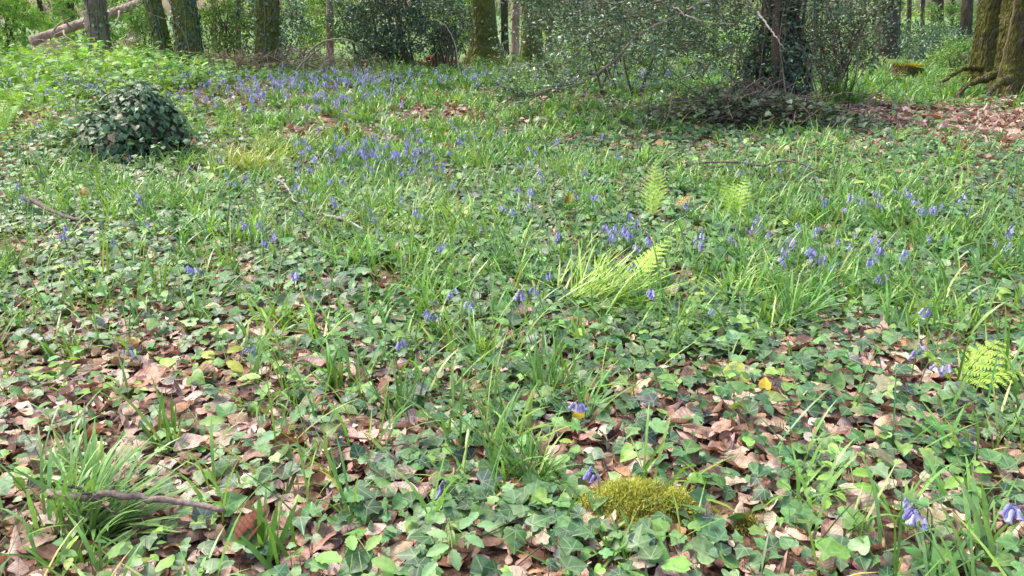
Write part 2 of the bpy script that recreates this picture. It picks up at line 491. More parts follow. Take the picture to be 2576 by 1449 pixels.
# ------------------------------------------------------------------ scatter tools
def scatter(rho, y0, y1, mask=None, margin=0.9, step=.25, spread=.70):
    """points in the wedge in front of the camera, rho(y) per square metre, kept with probability mask(u, v, x, y)"""
    X = []; Y = []
    y = y0
    while y < y1:
        w = spread * (y + step) + margin
        n = rng.poisson(rho(y) * 2 * w * step)
        X.append(rng.uniform(-w, w, n)); Y.append(rng.uniform(y, y + step, n)); y += step
    X = np.concatenate(X); Y = np.concatenate(Y); Z = terrain(X, Y)
    if mask is not None:
        u, v = project(X, Y, Z)
        k = rng.random(len(X)) < mask(u, v, X, Y)
        X, Y, Z = X[k], Y[k], Z[k]
    return np.stack([X, Y, Z], 1)
def blob(u, v, cu, cv, su, sv): return np.exp(-((u - cu) / su) ** 2 - ((v - cv) / sv) ** 2)
def ss(a, b, x):
    t = np.clip((x - a) / (b - a), 0, 1); return t * t * (3 - 2 * t)
def path_mask(u, v):   # bare leaf-litter path on the right
    return np.clip(.92 * blob(u, v, 2520, 320, 280, 36) + .9 * blob(u, v, 2150, 285, 200, 22) + .8 * blob(u, v, 1250, 183, 160, 10) + .6 * blob(u, v, 2330, 203, 90, 12), 0, 1)

# ---- dead leaf litter
def m_litter(u, v, x, y):
    a = .12 + .88 * ss(540, 950, v) * (1 - .3 * ss(1300, 2000, u)) + 1.0 * path_mask(u, v) + .08 * blob(u, v, 1250, 330, 220, 60) + .15 * blob(u, v, 550, 500, 400, 150)
    return np.clip(a, 0, 1)
lit = MB()
p = scatter(lambda y: 820 * min(1, 4.0 / y) ** .9, 1.0, 17, m_litter)
n = len(p)
tilt = np.where(rng.random(n) < .2, .8, .25)
dist = p[:, 1]
size = rng.choice([.5, 1.0, 1.1, 1.4], n) * rng.uniform(.05, .085, n) * np.clip(dist / 5, 1, 1.7)
p[:, 2] += rng.uniform(0.002, .035, n) ** 1.0
dcols = [(.48, .335, .26), (.37, .235, .17), (.22, .12, .08), (.60, .47, .38), (.11, .06, .045), (.38, .22, .12)]
put_leaves(lit, DEAD, p, frames(n, tilt), size, pick(dcols, [.3, .25, .14, .2, .06, .05], n, .18, .05))
tag(lit.obj('leaf_litter', M_DEAD, smooth=True), 'brown and buff fallen beech leaves carpeting the woodland floor', 'leaf litter', kind='stuff')

# ---- twig litter
tl = MB()
p = scatter(lambda y: 14 * min(1, 4 / y), 1.1, 11)
for q in p:
    a = rng.random() * 6.28; l = rng.uniform(.06, .3); c = np.array([math.cos(a), math.sin(a), rng.normal(0, .12)])
    k = q + np.array([0, 0, .03]); mid = k + c * l * .5 + rng.normal(0, .012, 3)
    shade = random.choice([(.12, .08, .06), (.2, .14, .11), (.06, .04, .03)])
    tube(tl, [k, mid, k + c * l + rng.normal(0, .01, 3)], [.0022, .0018, .001], 4, shade)
tag(tl.obj('twig_litter', M_TWIG), 'thin broken twigs scattered among the fallen leaves', 'twigs', kind='stuff')

# ---- ivy carpet
def m_ivy(u, v, x, y):
    nz = vnoise(x, y, .45, 3)
    a = .50 * ss(330, 480, v)
    a = a + .62 * ss(650, 1500, u + .15 * v) * ss(560, 800, v)
    a = a + .95 * blob(u, v, 1750, 450, 560, 150) + .5 * blob(u, v, 300, 600, 420, 160) + .5 * blob(u, v, 950, 800, 260, 180)
    a = a + .35 * blob(u, v, 1000, 560, 300, 100) + .4 * blob(u, v, 2300, 450, 500, 120)
    a = a + .5 * blob(u, v, 330, 420, 200, 50)
    a = a * (1 - .45 * blob(u, v, 200, 1050, 380, 240)) * (1 - .3 * blob(u, v, 700, 1350, 500, 200)) * (1 - .25 * blob(u, v, 1900, 1400, 700, 120))
    a = a * (1 - .8 * path_mask(u, v)) * (1 - .95 * ss(.25, .6, blob(u, v, 1610, 1292, 190, 70)))
    a = a * (.5 + 1.0 * ss(.3, .6, nz))
    return np.clip(a, 0.02, 1)
iv = MB()
p = scatter(lambda y: (560 if y > 2.9 else 390) * min(1, 8.0 / y) ** 1.1, 1.0, 15, m_ivy)
n = len(p); dist = p[:, 1]
u, v = project(p[:, 0], p[:, 1], p[:, 2])
size = (.020 + .052 * rng.random(n) ** 1.3) * np.clip(dist / 8, 1, 1.5)
p[:, 2] += rng.uniform(.02, .085, n)
icol = [(.075, .155, .052), (.115, .225, .065), (.045, .10, .042), (.18, .31, .06), (.13, .21, .09)]
c = pick(icol + [(.17, .13, .07), (.05, .07, .055)], [.33, .27, .17, .08, .12, .04, .07], n, .26, .1)
M = frames(n, .42, lean=np.array([0, -.22, 0]))
put_leaves(iv, IVY, p, M, size, c)
# trailing runners with leaves set along them
vs = MB(); rp = []; ry = []
for q in scatter(lambda y: 9, 1.15, 6, lambda u, v, x, y: .35 + .65 * ss(500, 1500, u)):
    a = rng.random() * 6.28; L_ = rng.uniform(.4, 1.1); m_ = 12; pts = [q[:2].copy()]
    for _ in range(m_ - 1):
        a += rng.normal(0, .25); pts.append(pts[-1] + L_ / m_ * np.array([math.cos(a), math.sin(a)]))
    pts = np.array(pts); pts = np.concatenate([pts, (terrain(pts[:, 0], pts[:, 1]) + rng.uniform(.012, .035, m_))[:, None]], 1)
    tube(vs, pts, .0018, 4, np.array((.14, .085, .06)) * rng.uniform(.6, 1.4))
    for k_ in range(m_ - 1):
        for w_ in (0, .5):
            o_ = pts[k_] * (1 - w_) + pts[k_ + 1] * w_; sgn = 1 if (k_ * 2 + (w_ > 0)) % 2 else -1
            ya = math.atan2(*(pts[k_ + 1] - pts[k_])[[1, 0]]) + sgn * rng.uniform(.8, 1.5)
            rp.append(o_ + [math.cos(ya) * .025, math.sin(ya) * .025, rng.uniform(.015, .05)]); ry.append(ya)
rp = np.array(rp); ry = np.array(ry); n_ = len(rp)
put_leaves(iv, IVY, rp, frames(n_, .3, yaw=ry, lean=np.array([0, -.2, 0])), rng.uniform(.028, .062, n_), pick(icol, [.33, .27, .2, .08, .12], n_, .2, .07))
tag(vs.obj('ivy_runners', M_TWIG), 'thin brown ivy runners creeping over the fallen leaves', 'ivy stems', kind='stuff')
tag(iv.obj('ivy_carpet', M_IVY, smooth=True), 'dark green veined ivy trailing over the woodland floor', 'ivy', kind='stuff')
# ivy stalks
near = p[:, 1] < 4.5
pb = p[near]; nb = len(pb)
stk = MB()
blades(stk, np.stack([pb[:, 0] + rng.normal(0, .015, nb), pb[:, 1] + rng.normal(0, .015, nb), terrain(pb[:, 0], pb[:, 1])], 1), rng.random(nb) * 6.28, rng.uniform(0, .4, nb), (pb[:, 2] - terrain(pb[:, 0], pb[:, 1])) * 1.05,
       np.full(nb, .0025), rng.normal(0, .2, nb), pick([(.14, .08, .05), (.09, .12, .04)], [.5, .5], nb), S=3)
tag(stk.obj('ivy_stalks', M_BLADE), 'thin upright ivy leaf stalks between the fallen leaves', 'ivy stalks', kind='stuff')

# ---- grass and bluebell strap leaves
def m_grass(u, v, x, y):
    nz = vnoise(x, y, .5, 5)
    a = .10 + .85 * blob(u, v, 1080, 560, 420, 180) + 1.0 * blob(u, v, 2200, 690, 450, 130) + .8 * blob(u, v, 700, 330, 420, 80)
    a = a + .5 * ss(700, 300, u) * ss(420, 200, v) + .9 * blob(u, v, 1550, 230, 400, 45) + 1.0 * blob(u, v, 2250, 225, 350, 40) + .6 * blob(u, v, 1700, 620, 350, 120) + .35 * blob(u, v, 300, 480, 250, 60)
    a = a + .5 * blob(u, v, 1250, 330, 300, 90) + .35 * blob(u, v, 2250, 480, 350, 80) + .2 * blob(u, v, 1300, 950, 500, 150)
    a = a * (1 - .85 * path_mask(u, v))
    a = a * (.10 + 1.25 * ss(.42, .68, nz)) * (1 - .8 * blob(u, v, 1690, 560, 210, 55)) * (1 - .35 * ss(1200, 1600, u) * blob(u, v, 1750, 420, 400, 90))
    return np.clip(a, 0, 1)
gr = MB()
p = scatter(lambda y: 128 * min(1, 6 / y) ** .8, 1.2, 24, m_grass)
nt_ = rng.integers(5, 13, len(p))
base = np.repeat(p, nt_, 0); n = len(base)
base[:, :2] += rng.normal(0, .022, (n, 2))
far = np.clip(base[:, 1] / 7, 1, 2.2)
caz = np.repeat(rng.random(len(p)) * 6.28, nt_)
az = caz + rng.normal(0, 1.0, n)
ln = rng.uniform(.10, .27, n) * np.clip(base[:, 1] / 14, 1, 1.3)
tone = np.repeat(pick([(.15, .30, .06), (.24, .39, .065), (.10, .23, .065)], [.45, .3, .25], len(p), .15, .05), nt_, 0)
ub, vb = project(base[:, 0], base[:, 1], base[:, 2])
yel = (blob(ub, vb, 620, 400, 110, 35) + blob(ub, vb, 1000, 620, 250, 90) * .5)[:, None]
tone = tone * (1 - yel) + np.array([.30, .36, .06]) * yel
blades(gr, base, az, rng.uniform(.1, 1.0, n), ln, rng.uniform(.006, .014, n) * far ** .8, rng.uniform(.3, 1.7, n), tone * np.exp(rng.normal(0, .15, n))[:, None])
tag(gr.obj('grass', M_BLADE), 'green grass and strap-shaped bluebell leaves growing through the ivy', 'grass', kind='stuff')
# long single arching blades in the foreground
lb = MB()
p = scatter(lambda y: 58, 1.1, 7, lambda u, v, x, y: .3 + .7 * ss(.4, .6, vnoise(x, y, .7, 6)))
nt_ = rng.integers(2, 6, len(p)); base = np.repeat(p, nt_, 0); n = len(base); base[:, :2] += rng.normal(0, .015, (n, 2))
blades(lb, base, rng.random(n) * 6.28, rng.uniform(.1, .9, n), rng.uniform(.12, .34, n), rng.uniform(.004, .010, n), rng.uniform(.1, 1.1, n), pick([(.14, .28, .05), (.23, .36, .07), (.11, .23, .08), (.38, .38, .13)], [.4, .28, .26, .06], n, .15, .05), S=6)
tag(lb.obj('loose_blades', M_BLADE), 'scattered single strap leaves arching over the near fallen leaves', 'grass', kind='stuff')

# ---- soft herbs (wood anemone, young sycamore, nettle)
def m_herb(u, v, x, y):
    a = .85 * ss(640, 350, u) * ss(330, 200, v) + .9 * blob(u, v, 160, 420, 420, 150) + .8 * blob(u, v, 700, 200, 500, 40) + .7 * blob(u, v, 1150, 200, 300, 28)
    a = a + .45 * blob(u, v, 1600, 210, 500, 40) + .7 * blob(u, v, 2300, 230, 400, 50) + .3 * blob(u, v, 900, 300, 500, 60) + .10 * ss(350, 500, v) + .5 * blob(u, v, 250, 540, 450, 110) + .22 * ss(350, 600, v)
    a = a * (1 - path_mask(u, v) * .95)
    a = a * (.08 + 1.1 * ss(.38, .66, .6 * vnoise(x, y, .8, 8) + .4 * vnoise(x, y, .3, 9)))
    return np.clip(a, 0, 1)
hb = MB(); hs = MB()
p = scatter(lambda y: 80 * min(1, 8 / y) ** .9, 1.6, 24, m_herb)
up, vp = project(p[:, 0], p[:, 1], p[:, 2])
hgt = .04 + rng.uniform(.02, .10, len(p)) + .62 * ss(750, 350, up) * ss(6.5, 11, p[:, 1]) * rng.random(len(p)) ** 1.6 * (.25 + 1.1 * vnoise(p[:, 0], p[:, 1], 1.1, 12)) * (1 - .6 * blob(up, vp, 110, 125, 110, 40)) + .14 * ss(8, 14, p[:, 1]) * rng.random(len(p))
nl = rng.integers(4, 10, len(p))
q = np.repeat(p, nl, 0); hh = np.repeat(hgt, nl); n = len(q)
q[:, :2] += rng.normal(0, .045, (n, 2)) * (1 + hh[:, None])
q[:, 2] += hh * rng.uniform(.25, 1.05, n)
lime = np.repeat(ss(800, 300, up), nl)[:, None]
cc = pick([(.11, .22, .07), (.15, .27, .06), (.09, .19, .09)], [.4, .3, .3], n, .15, .06) * (1 - lime) + pick([(.25, .42, .08), (.15, .30, .07), (.36, .48, .12), (.10, .22, .07)], [.35, .3, .15, .2], n, .2, .06) * lime
sz = rng.uniform(.025, .065, n) * np.clip(q[:, 1] / 9, .8, 1.6) * (1 + .5 * np.repeat(ss(800, 350, up) * ss(7, 11, p[:, 1]), nl))
put_leaves(hb, [OVATE, t_ovate(.7, .1, .3, 3), t_ivy(.1, .2, 1.0), t_ovate(.4, .1, .1, 3)], q, frames(n, .45), sz, cc)
blades(hs, p, rng.random(len(p)) * 6.28, rng.uniform(0, .2, len(p)), hgt, np.full(len(p), .005) * np.clip(p[:, 1] / 8, .7, 2), rng.uniform(-.1, .3, len(p)), pick([(.17, .24, .07), (.2, .15, .06)], [.7, .3], len(p)), S=3)
tag(hb.obj('herb_layer', M_HERB), 'bright lime green soft leaved herbs filling the back left of the wood floor', 'herbs', kind='stuff')
tag(hs.obj('herb_stems', M_BLADE), 'thin pale stems below the bright herb leaves', 'herb stems', kind='stuff')

# ------------------------------------------------------------------ trees
def leaf_cloud(mb, centres, radii, n, size, col, tm, amt=.2, squash=.7, g=None):
    """n leaves spread over clusters"""
    g = g or rng
    k = g.integers(0, len(centres), n)
    d = g.normal(0, 1, (n, 3)); d /= np.linalg.norm(d, axis=1)[:, None]
    r = g.random(n) ** .5
    pos = centres[k] + d * (radii[k] * r)[:, None] * np.array([1, 1, squash])
    sz = size * g.uniform(.6, 1.3, n)
    put_leaves(mb, tm, pos, rand_frames(n), sz, vary(col, n, amt, .08))
def make_tree(label, u, D, wpx, utop, H, bark, crown_n=900, crown_col=(.09, .17, .04), flare=.6, lobes=5, name='tree', group=None, ivy=0, ivy_col=(.05, .1, .04), sides=40, crown_r=2.4, crown_z=.62, bumpy=.03, cat='tree', tops=None):
    b = GD(u, D)
    dep = D * cp
    r0 = wpx / 2 / F * (D * cp + CAM_H * sp)
    tp = P(utop, 0, D)
    lx = (tp[0] - b[0]) / max(tp[2] - b[2], .5)
    g = np.random.default_rng(int(u * 7 + D))
    root = empty(name, b, label, cat, group)
    zz = np.concatenate([np.linspace(-.25, 2.6, 44), np.linspace(2.8, H, 16)])
    sway = .12 * np.sin(zz * .5 + g.random() * 6) * ss(2, 6, zz)
    pts = np.stack([lx * np.where(zz < 3, zz, 3 + (zz - 3) * .5) + sway, sway * .6, zz], 1)
    rad = r0 * (1 - .55 * np.clip(zz / H, 0, 1)) * (1 + flare * np.exp(-np.clip(zz, 0, 9) / .28))
    th = np.linspace(0, 2 * np.pi, sides, endpoint=False)
    ph = g.random() * 6.28
    lob = .32 * np.exp(-np.clip(zz, 0, 9) / .5)[:, None] * flare * np.cos(lobes * th + ph + .6 * np.sin(th * 2))[None]
    flut = .05 * np.cos(3 * th + ph)[None] + bumpy * g.normal(0, 1, (len(zz), sides)) + .05 * np.sin(zz * 3 + ph)[:, None] * np.cos(2 * th)[None]
    mb = MB(); tube(mb, pts, rad, sides, flare=1 + lob + flut)
    mb.obj('trunk', bark, root, smooth=True)
    if ivy:
        im = MB(); a = g.random(ivy) * 6.28; z = g.uniform(0, 3.2, ivy)
        nn = np.stack([np.cos(a), np.sin(a), np.full(ivy, .35)], 1); nn /= np.linalg.norm(nn, axis=1)[:, None]
        rr = np.interp(z, zz, rad) * 1.04 + g.uniform(0, .05, ivy)
        pos = np.stack([lx * z + np.cos(a) * rr, np.sin(a) * rr, z], 1)
        dn = np.tile([0., 0, -1], (ivy, 1)) + g.normal(0, .4, (ivy, 3)); nn += g.normal(0, .25, (ivy, 3)); nn /= np.linalg.norm(nn, axis=1)[:, None]
        dn -= nn * (dn * nn).sum(1)[:, None]; dn /= np.linalg.norm(dn, axis=1)[:, None]
        put_leaves(im, IVY, pos, np.stack([np.cross(dn, nn), dn, nn], 2), g.uniform(.04, .085, ivy), vary(ivy_col, ivy, .3, .1))
        for _ in range(6):
            a0 = g.random() * 6.28; zs = np.linspace(0, 3, 14); aa = a0 + np.cumsum(g.normal(0, .12, 14))
            rr = np.interp(zs, zz, rad) * 1.03
            tube(im, np.stack([lx * zs + np.cos(aa) * rr, np.sin(aa) * rr, zs], 1), .012, 5, (.13, .09, .06))
        im.obj('ivy', M_IVY, root)
    lm = MB(); cm = MB(); cs = []
    top = pts[-1]
    for k in range(7):
        z0 = H * g.uniform(.45, .95); o0 = np.array([np.interp(z0, zz, pts[:, 0]), np.interp(z0, zz, pts[:, 1]), z0])
        a = k * 6.28 / 7 + g.normal(0, .4); l = crown_r * g.uniform(.5, 1.1)
        e = o0 + np.array([math.cos(a) * l, math.sin(a) * l, g.uniform(.5, 2)])
        lm = MB(); tube(lm, smooth_path([o0, (o0 + e) / 2 + np.array([0, 0, .3]), e], 8), np.linspace(r0 * .3, .02, 8), 6); lm.obj('limb', bark, root)
        for w in (.5, .8, 1.05): cs.append(o0 + (e - o0) * w + g.normal(0, .35, 3))
    cs.append(top)
    if crown_n:
        leaf_cloud(cm, np.array(cs), g.uniform(.5, 1.0, len(cs)), crown_n, .16, crown_col, [SMALLW])
        cm.obj('crown', M_HERB, root)
    return root, b, r0

BR = (.15, .25, .05)
make_tree('grey brown tree trunk wrapped in ivy stems, in front of the fallen log', 256, 19.6, 54, 238, 11, B_GREY, ivy=420, ivy_col=(.14, .16, .08), flare=.25, crown_col=BR)
make_tree('thin dark leaning trunk at the left end of the fallen log', 126, 27, 13, 98, 8, B_DARK, crown_col=BR, flare=.2, sides=16)
make_tree('dark blackish trunk behind the fallen log, left of the ivy-wrapped grey trunk', 177, 29, 26, 174, 10, B_DARK, crown_col=BR, flare=.3, sides=20)
make_tree('reddish trunk with torn peeling bark where the fallen log meets it', 338, 24, 25, 333, 9, B_RED, crown_col=BR, flare=.9, bumpy=.09)
make_tree('moss-covered trunk leaning to the left beside the ivy-clad double trunk', 425, 19.5, 42, 384, 11, B_MOSSY, flare=.35, ivy=160, crown_col=BR)
make_tree('thick mossy trunk hung with dark ivy on its right side', 482, 17.5, 62, 462, 12, B_MOSSY, flare=.4, ivy=900, ivy_col=(.05, .09, .045))
make_tree('slender pink-barked trunk far behind the hazy shrubs', 538, 30, 13, 537, 9, B_RED, flare=.2, sides=16)
make_tree('broad dark trunk smothered by ivy behind the pale green bushes', 674, 18.6, 56, 672, 12, B_MOSSY, ivy=500, ivy_col=(.10, .13, .06), flare=.3)
make_tree('slim grey-pink trunk standing behind the arched dead branch', 831, 21, 18, 830, 9, B_RED, flare=.35, sides=20)
make_tree('largest mossy trunk in the middle with flared ridged base', 1222, 21.5, 62, 1214, 14, B_MOSSY, flare=.75, lobes=6, ivy=60, bumpy=.05)
make_tree('dim grey trunk just right of the large mossy trunk', 1270, 27, 20, 1268, 10, B_DARK, flare=.2, sides=20)
make_tree('brownish pink trunk close beside the second mossy trunk', 1296, 24, 20, 1297, 10, B_RED, flare=.25, sides=20)
make_tree('second mossy trunk, half hidden by the pale holly leaves', 1338, 22, 50, 1338, 13, B_MOSSY, flare=.35, ivy=150)
make_tree('thin grey trunk seen between holly leaves and a bright gap of sky', 1380, 28, 19, 1381, 9, B_GREY, flare=.2, sides=16)
make_tree('broad shadowy trunk in the back right wood, left of the moss-topped stump', 2230, 24, 54, 2236, 12, B_DARK, ivy=700, ivy_col=(.05, .08, .04), flare=.3)
make_tree('dark trunk behind the grassy clearing, right of the shadowy broad one', 2354, 27, 30, 2358, 11, B_DARK, flare=.2, sides=20)
make_tree('dark bare trunk just left of the golden mossy tree', 2424, 23, 28, 2434, 11, B_DARK, flare=.2, sides=20)
for i, (uu, DD, ww) in enumerate([(2168, 30, 22), (2199, 33, 13), (2284, 30, 12), (2318, 32, 11), (2102, 28, 12), (2137, 34, 9), (2392, 34, 12), (2050, 32, 14)]):
    make_tree('thin dark pole-like trunk standing against the bright gap in the back right wood', uu, DD, ww, uu + (uu - 1288) * .004, 8, B_DARK, flare=.15, sides=12, crown_n=450, group='thin trunks at the back right')
for i, (uu, DD, ww) in enumerate([(20, 34, 14), (60, 30, 10), (600, 34, 14), (760, 36, 16), (1005, 33, 18), (1110, 36, 12), (1450, 34, 16), (1560, 36, 14), (1690, 34, 18), (1800, 36, 14)]):
    make_tree('slim trunk far back in the wood, mostly screened by leaves', uu, DD, ww, uu, 8, B_DARK, flare=.15, sides=12, crown_n=450, crown_col=BR, group='slim trunks far back in the wood')

# golden mossy double tree on the right
root = empty('tree', GD(2505, 14.2), 'big golden mossy tree with two joined trunks and spreading roots at the right edge', 'tree')
b0 = np.array(root.location)
def gold_trunk(u, D, w, ut, v1):
    b = GD(u, D) - b0; tp = P(ut, 0, D) - b0
    r0 = w / 2 / F * D
    lx = (tp[0] - b[0]) / (tp[2] - b[2])
    zz = np.concatenate([np.linspace(-.2, 2.2, 60), np.linspace(2.4, 12, 14)])
    pts = np.stack([b[0] + lx * zz * np.where(zz < 3, 1, .8), b[1] + 0 * zz, b[2] + zz], 1)
    th = np.linspace(0, 2 * np.pi, 56, endpoint=False)
    g = np.random.default_rng(int(u))
    lob = .35 * np.exp(-np.clip(zz, 0, 9) / .35)[:, None] * np.cos(4 * th + v1)[None] + .06 * np.cos(6 * th + zz[:, None] * .7) + .03 * g.normal(0, 1, (len(zz), 56))
    rad = r0 * (1 - .4 * zz / 12) * (1 + .7 * np.exp(-np.clip(zz, 0, 9) / .22))
    mb = MB(); tube(mb, pts, rad, 56, flare=1 + lob); mb.obj('trunk', B_GOLD, root, smooth=True)
    return pts, rad
gold_trunk(2474, 14.9, 64, 2500, 1.0)
gold_trunk(2548, 13.6, 84, 2572, 2.2)
for pth, r in ([[(2470, 172, 14.7), (2440, 170, 14.7), (2400, 186, 14.6), (2352, 196, 14.5)], .055], [[(2500, 190, 13.6), (2462, 205, 13.2), (2430, 216, 13.1), (2405, 222, 12.9)], .075], [[(2540, 200, 13.2), (2500, 222, 12.6), (2480, 232, 12.4)], .08]):
    pw = []
    for (a, b_, D) in pth:
        q_ = P(a, b_, D); gz = float(terrain(q_[0], D)); q_[2] = min(max(q_[2], gz - .01), gz + .45) if a != pth[-1][0] else gz - .02; pw.append(q_ - b0)
    mb = MB(); tube(mb, smooth_path(pw, 16, .01), np.linspace(r, r * .35, 16), 12, rough=.06); mb.obj('root', B_GOLD, root, smooth=True)
g_ = np.random.default_rng(3); cm = MB(); lm = MB(); cs = []
for k in range(10):
    a = g_.random() * 6.28; o0 = np.array([.8, 0, g_.uniform(6, 10)]); e = o0 + np.array([math.cos(a) * 3, math.sin(a) * 3, 1.5])
    lm = MB(); tube(lm, smooth_path([o0, (o0 + e) / 2 + np.array([0, 0, .3]), e], 8), np.linspace(.15, .02, 8), 6); cs += [e, (e + o0) / 2]; lm.obj('limb', B_GOLD, root)
leaf_cloud(cm, np.array(cs), g_.uniform(.7, 1.3, len(cs)), 2500, .16, (.09, .17, .04), [SMALLW]); cm.obj('crown', M_HERB, root)
# thin ivy vine climbing the cleft
mb = MB(); pw = [P(a, b_, 13.0) - b0 for a, b_ in ((2515, 195), (2522, 150), (2535, 100), (2548, 40), (2556, -20))]
pw[0][2] = float(terrain(pw[0][0] + b0[0], 13.0)) - b0[2]
tube(mb, smooth_path(pw, 20, .008), .018, 6, (.2, .15, .08)); mb.obj('climbing_stem', M_TWIG, root)

# mossy stump
sb = GD(2272, 16.6)
root = empty('stump', sb, 'short sawn stump topped with golden moss in the grassy clearing on the right', 'stump')
mb = MB(); zz = np.linspace(-.05, .27, 10); th = np.linspace(0, 6.283, 30, endpoint=False)
tube(mb, np.stack([zz * .2, 0 * zz, zz], 1), (.27 + 0 * zz) * (1 + .5 * np.exp(-np.clip(zz, 0, 1) / .08)), 30, flare=1 + .12 * np.cos(5 * th)[None] + rng.normal(0, .03, (10, 30)))
mb.obj('stump_wood', B_GOLD, root, smooth=True)
mb = MB(); a = rng.random(2600) * 6.28; r = .29 * rng.random(2600) ** .5
blades(mb, np.stack([r * np.cos(a) + .05, r * np.sin(a), .26 + 0 * a + .02 * rng.random(2600)], 1), a, rng.uniform(0, 1.2, 2600), rng.uniform(.02, .05, 2600), np.full(2600, .008), rng.uniform(0, 1, 2600), vary((.3, .25, .04), 2600, .2), S=2) if False else None
blades(mb, np.stack([r * np.cos(a) + .05, r * np.sin(a), .26 + 0 * a + .02 * rng.random(2600)], 1), a, rng.uniform(0, 1.2, 2600), rng.uniform(.02, .05, 2600), np.full(2600, .008), rng.uniform(0, 1, 2600), vary((.3, .25, .04), 2600, .2), S=3)
mb.obj('moss_cap', M_MOSS, root)

# ------------------------------------------------------------------ fallen log, log pile, torn roots
p0 = P(78, 104, 20.5); p1 = P(352, 8, 22.8); p2 = P(470, -32, 23.5)
p0[2] = max(p0[2], float(terrain(p0[0], p0[1])) + .3)
root = empty('fallen_log', (p0[0], p0[1], float(terrain(p0[0], p0[1]))), 'pale pinkish fallen log leaning up behind the ivy-wrapped grey trunk', 'log')
b0 = np.array(root.location)
mb = MB(); tube(mb, smooth_path([p0 - b0, p1 - b0, p2 - b0], 30, .01), np.linspace(.12, .095, 30), 16, rough=.04); mb.obj('log_stem', B_LOG, root, smooth=True)
for (s, e) in (((130, 85), (178, 44)), ((178, 70), (150, 20)), ((210, 60), (260, 90)), ((160, 78), (195, 110)), ((300, 28), (285, 70))):
    mb = MB(); a_ = P(s[0], s[1], 21.0) - b0; c_ = P(e[0], e[1], 20.6) - b0
    tube(mb, smooth_path([a_, (a_ + c_) / 2 + rng.normal(0, .06, 3), c_], 8), np.linspace(.03, .008, 8), 6, (.35, .26, .2)); mb.obj('dead_branch', M_TWIG, root)

def twig_heap(label, u, D, wx, wy, h, n, col, cat='brushwood', name='brushwood_heap', leaves=0, lcol=None, r=.008, length=(.3, .8)):
    b = GD(u, D); root = empty(name, b, label, cat)
    mb = MB()
    for _ in range(n):
        c = np.array([rng.normal(0, wx * .4), rng.normal(0, wy * .4), 0]); c[2] = h * abs(rng.random()) * max(.15, 1 - (c[0] / wx) ** 2)
        a = rng.random() * 6.28; l = rng.uniform(*length); d = np.array([math.cos(a), math.sin(a), rng.normal(0, .5)]); d /= np.linalg.norm(d)
        q0 = c - d * l / 2; q2 = c + d * l / 2; q0[2] = max(q0[2], 0); q2[2] = max(q2[2], 0)
        tube(mb, smooth_path([q0, c + rng.normal(0, l * .1, 3), q2], 6), np.linspace(r, r * .4, 6), 4, np.array(col) * rng.uniform(.5, 1.4))
    tag(mb.obj('twigs', M_TWIG, root), kind='stuff')
    if leaves:
        m2 = MB(); q = np.stack([rng.normal(0, wx * .45, leaves), rng.normal(0, wy * .45, leaves), np.zeros(leaves)], 1)
        q[:, 2] = h * rng.random(leaves) * np.maximum(.15, 1 - (q[:, 0] / wx) ** 2)
        put_leaves(m2, IVY, q, frames(leaves, .7), rng.uniform(.04, .08, leaves), vary(lcol, leaves, .3)); m2.obj('leaves', M_IVY, root)
    return root
twig_heap('heap of dry brown brushwood under the fallen log', 158, 20.3, 1.1, .5, .62, 240, (.42, .30, .24))
twig_heap('tangle of pinkish dry twigs around the base of the torn reddish trunk', 330, 23, .8, .5, .6, 160, (.48, .36, .29))
twig_heap('dark tangle of bare twigs and dead leaves at the foot of the holly', 1880, 9.9, 1.6, .8, .42, 330, (.20, .145, .115), leaves=3200, lcol=(.085, .12, .06), r=.006, length=(.3, 1.0))
for k, (du, dz) in enumerate([(-22, .05), (-8, .05), (8, .05), (22, .05), (-15, .15), (0, .15), (14, .15), (-6, .24), (7, .24)]):
    b = GD(1100 + du, 20.5); mb = MB(); a = rng.normal(0, .5)
    d = np.array([math.cos(a), math.sin(a), 0]) * rng.uniform(.2, .34)
    tube(mb, smooth_path([-d, rng.normal(0, .02, 3), d], 6), .06, 9, np.array((.30, .14, .09)) * rng.uniform(.6, 1.3), rough=.08)
    o = mb.obj('cut_log', M_TWIG, smooth=True); o.location = b + [0, 0, dz]
    tag(o, 'short reddish rotting log of the small pile left of the large mossy trunk', 'log', 'small pile of rotting logs')
twig_heap('low brown tangle of dead stems below the dark holly', 760, 17.5, 2.2, 1.0, .55, 200, (.24, .18, .13))
twig_heap('tangle of dry brown bracken and stems beside the mossy ivy-hung trunk', 590, 17, 1.0, .7, .5, 160, (.30, .2, .12))

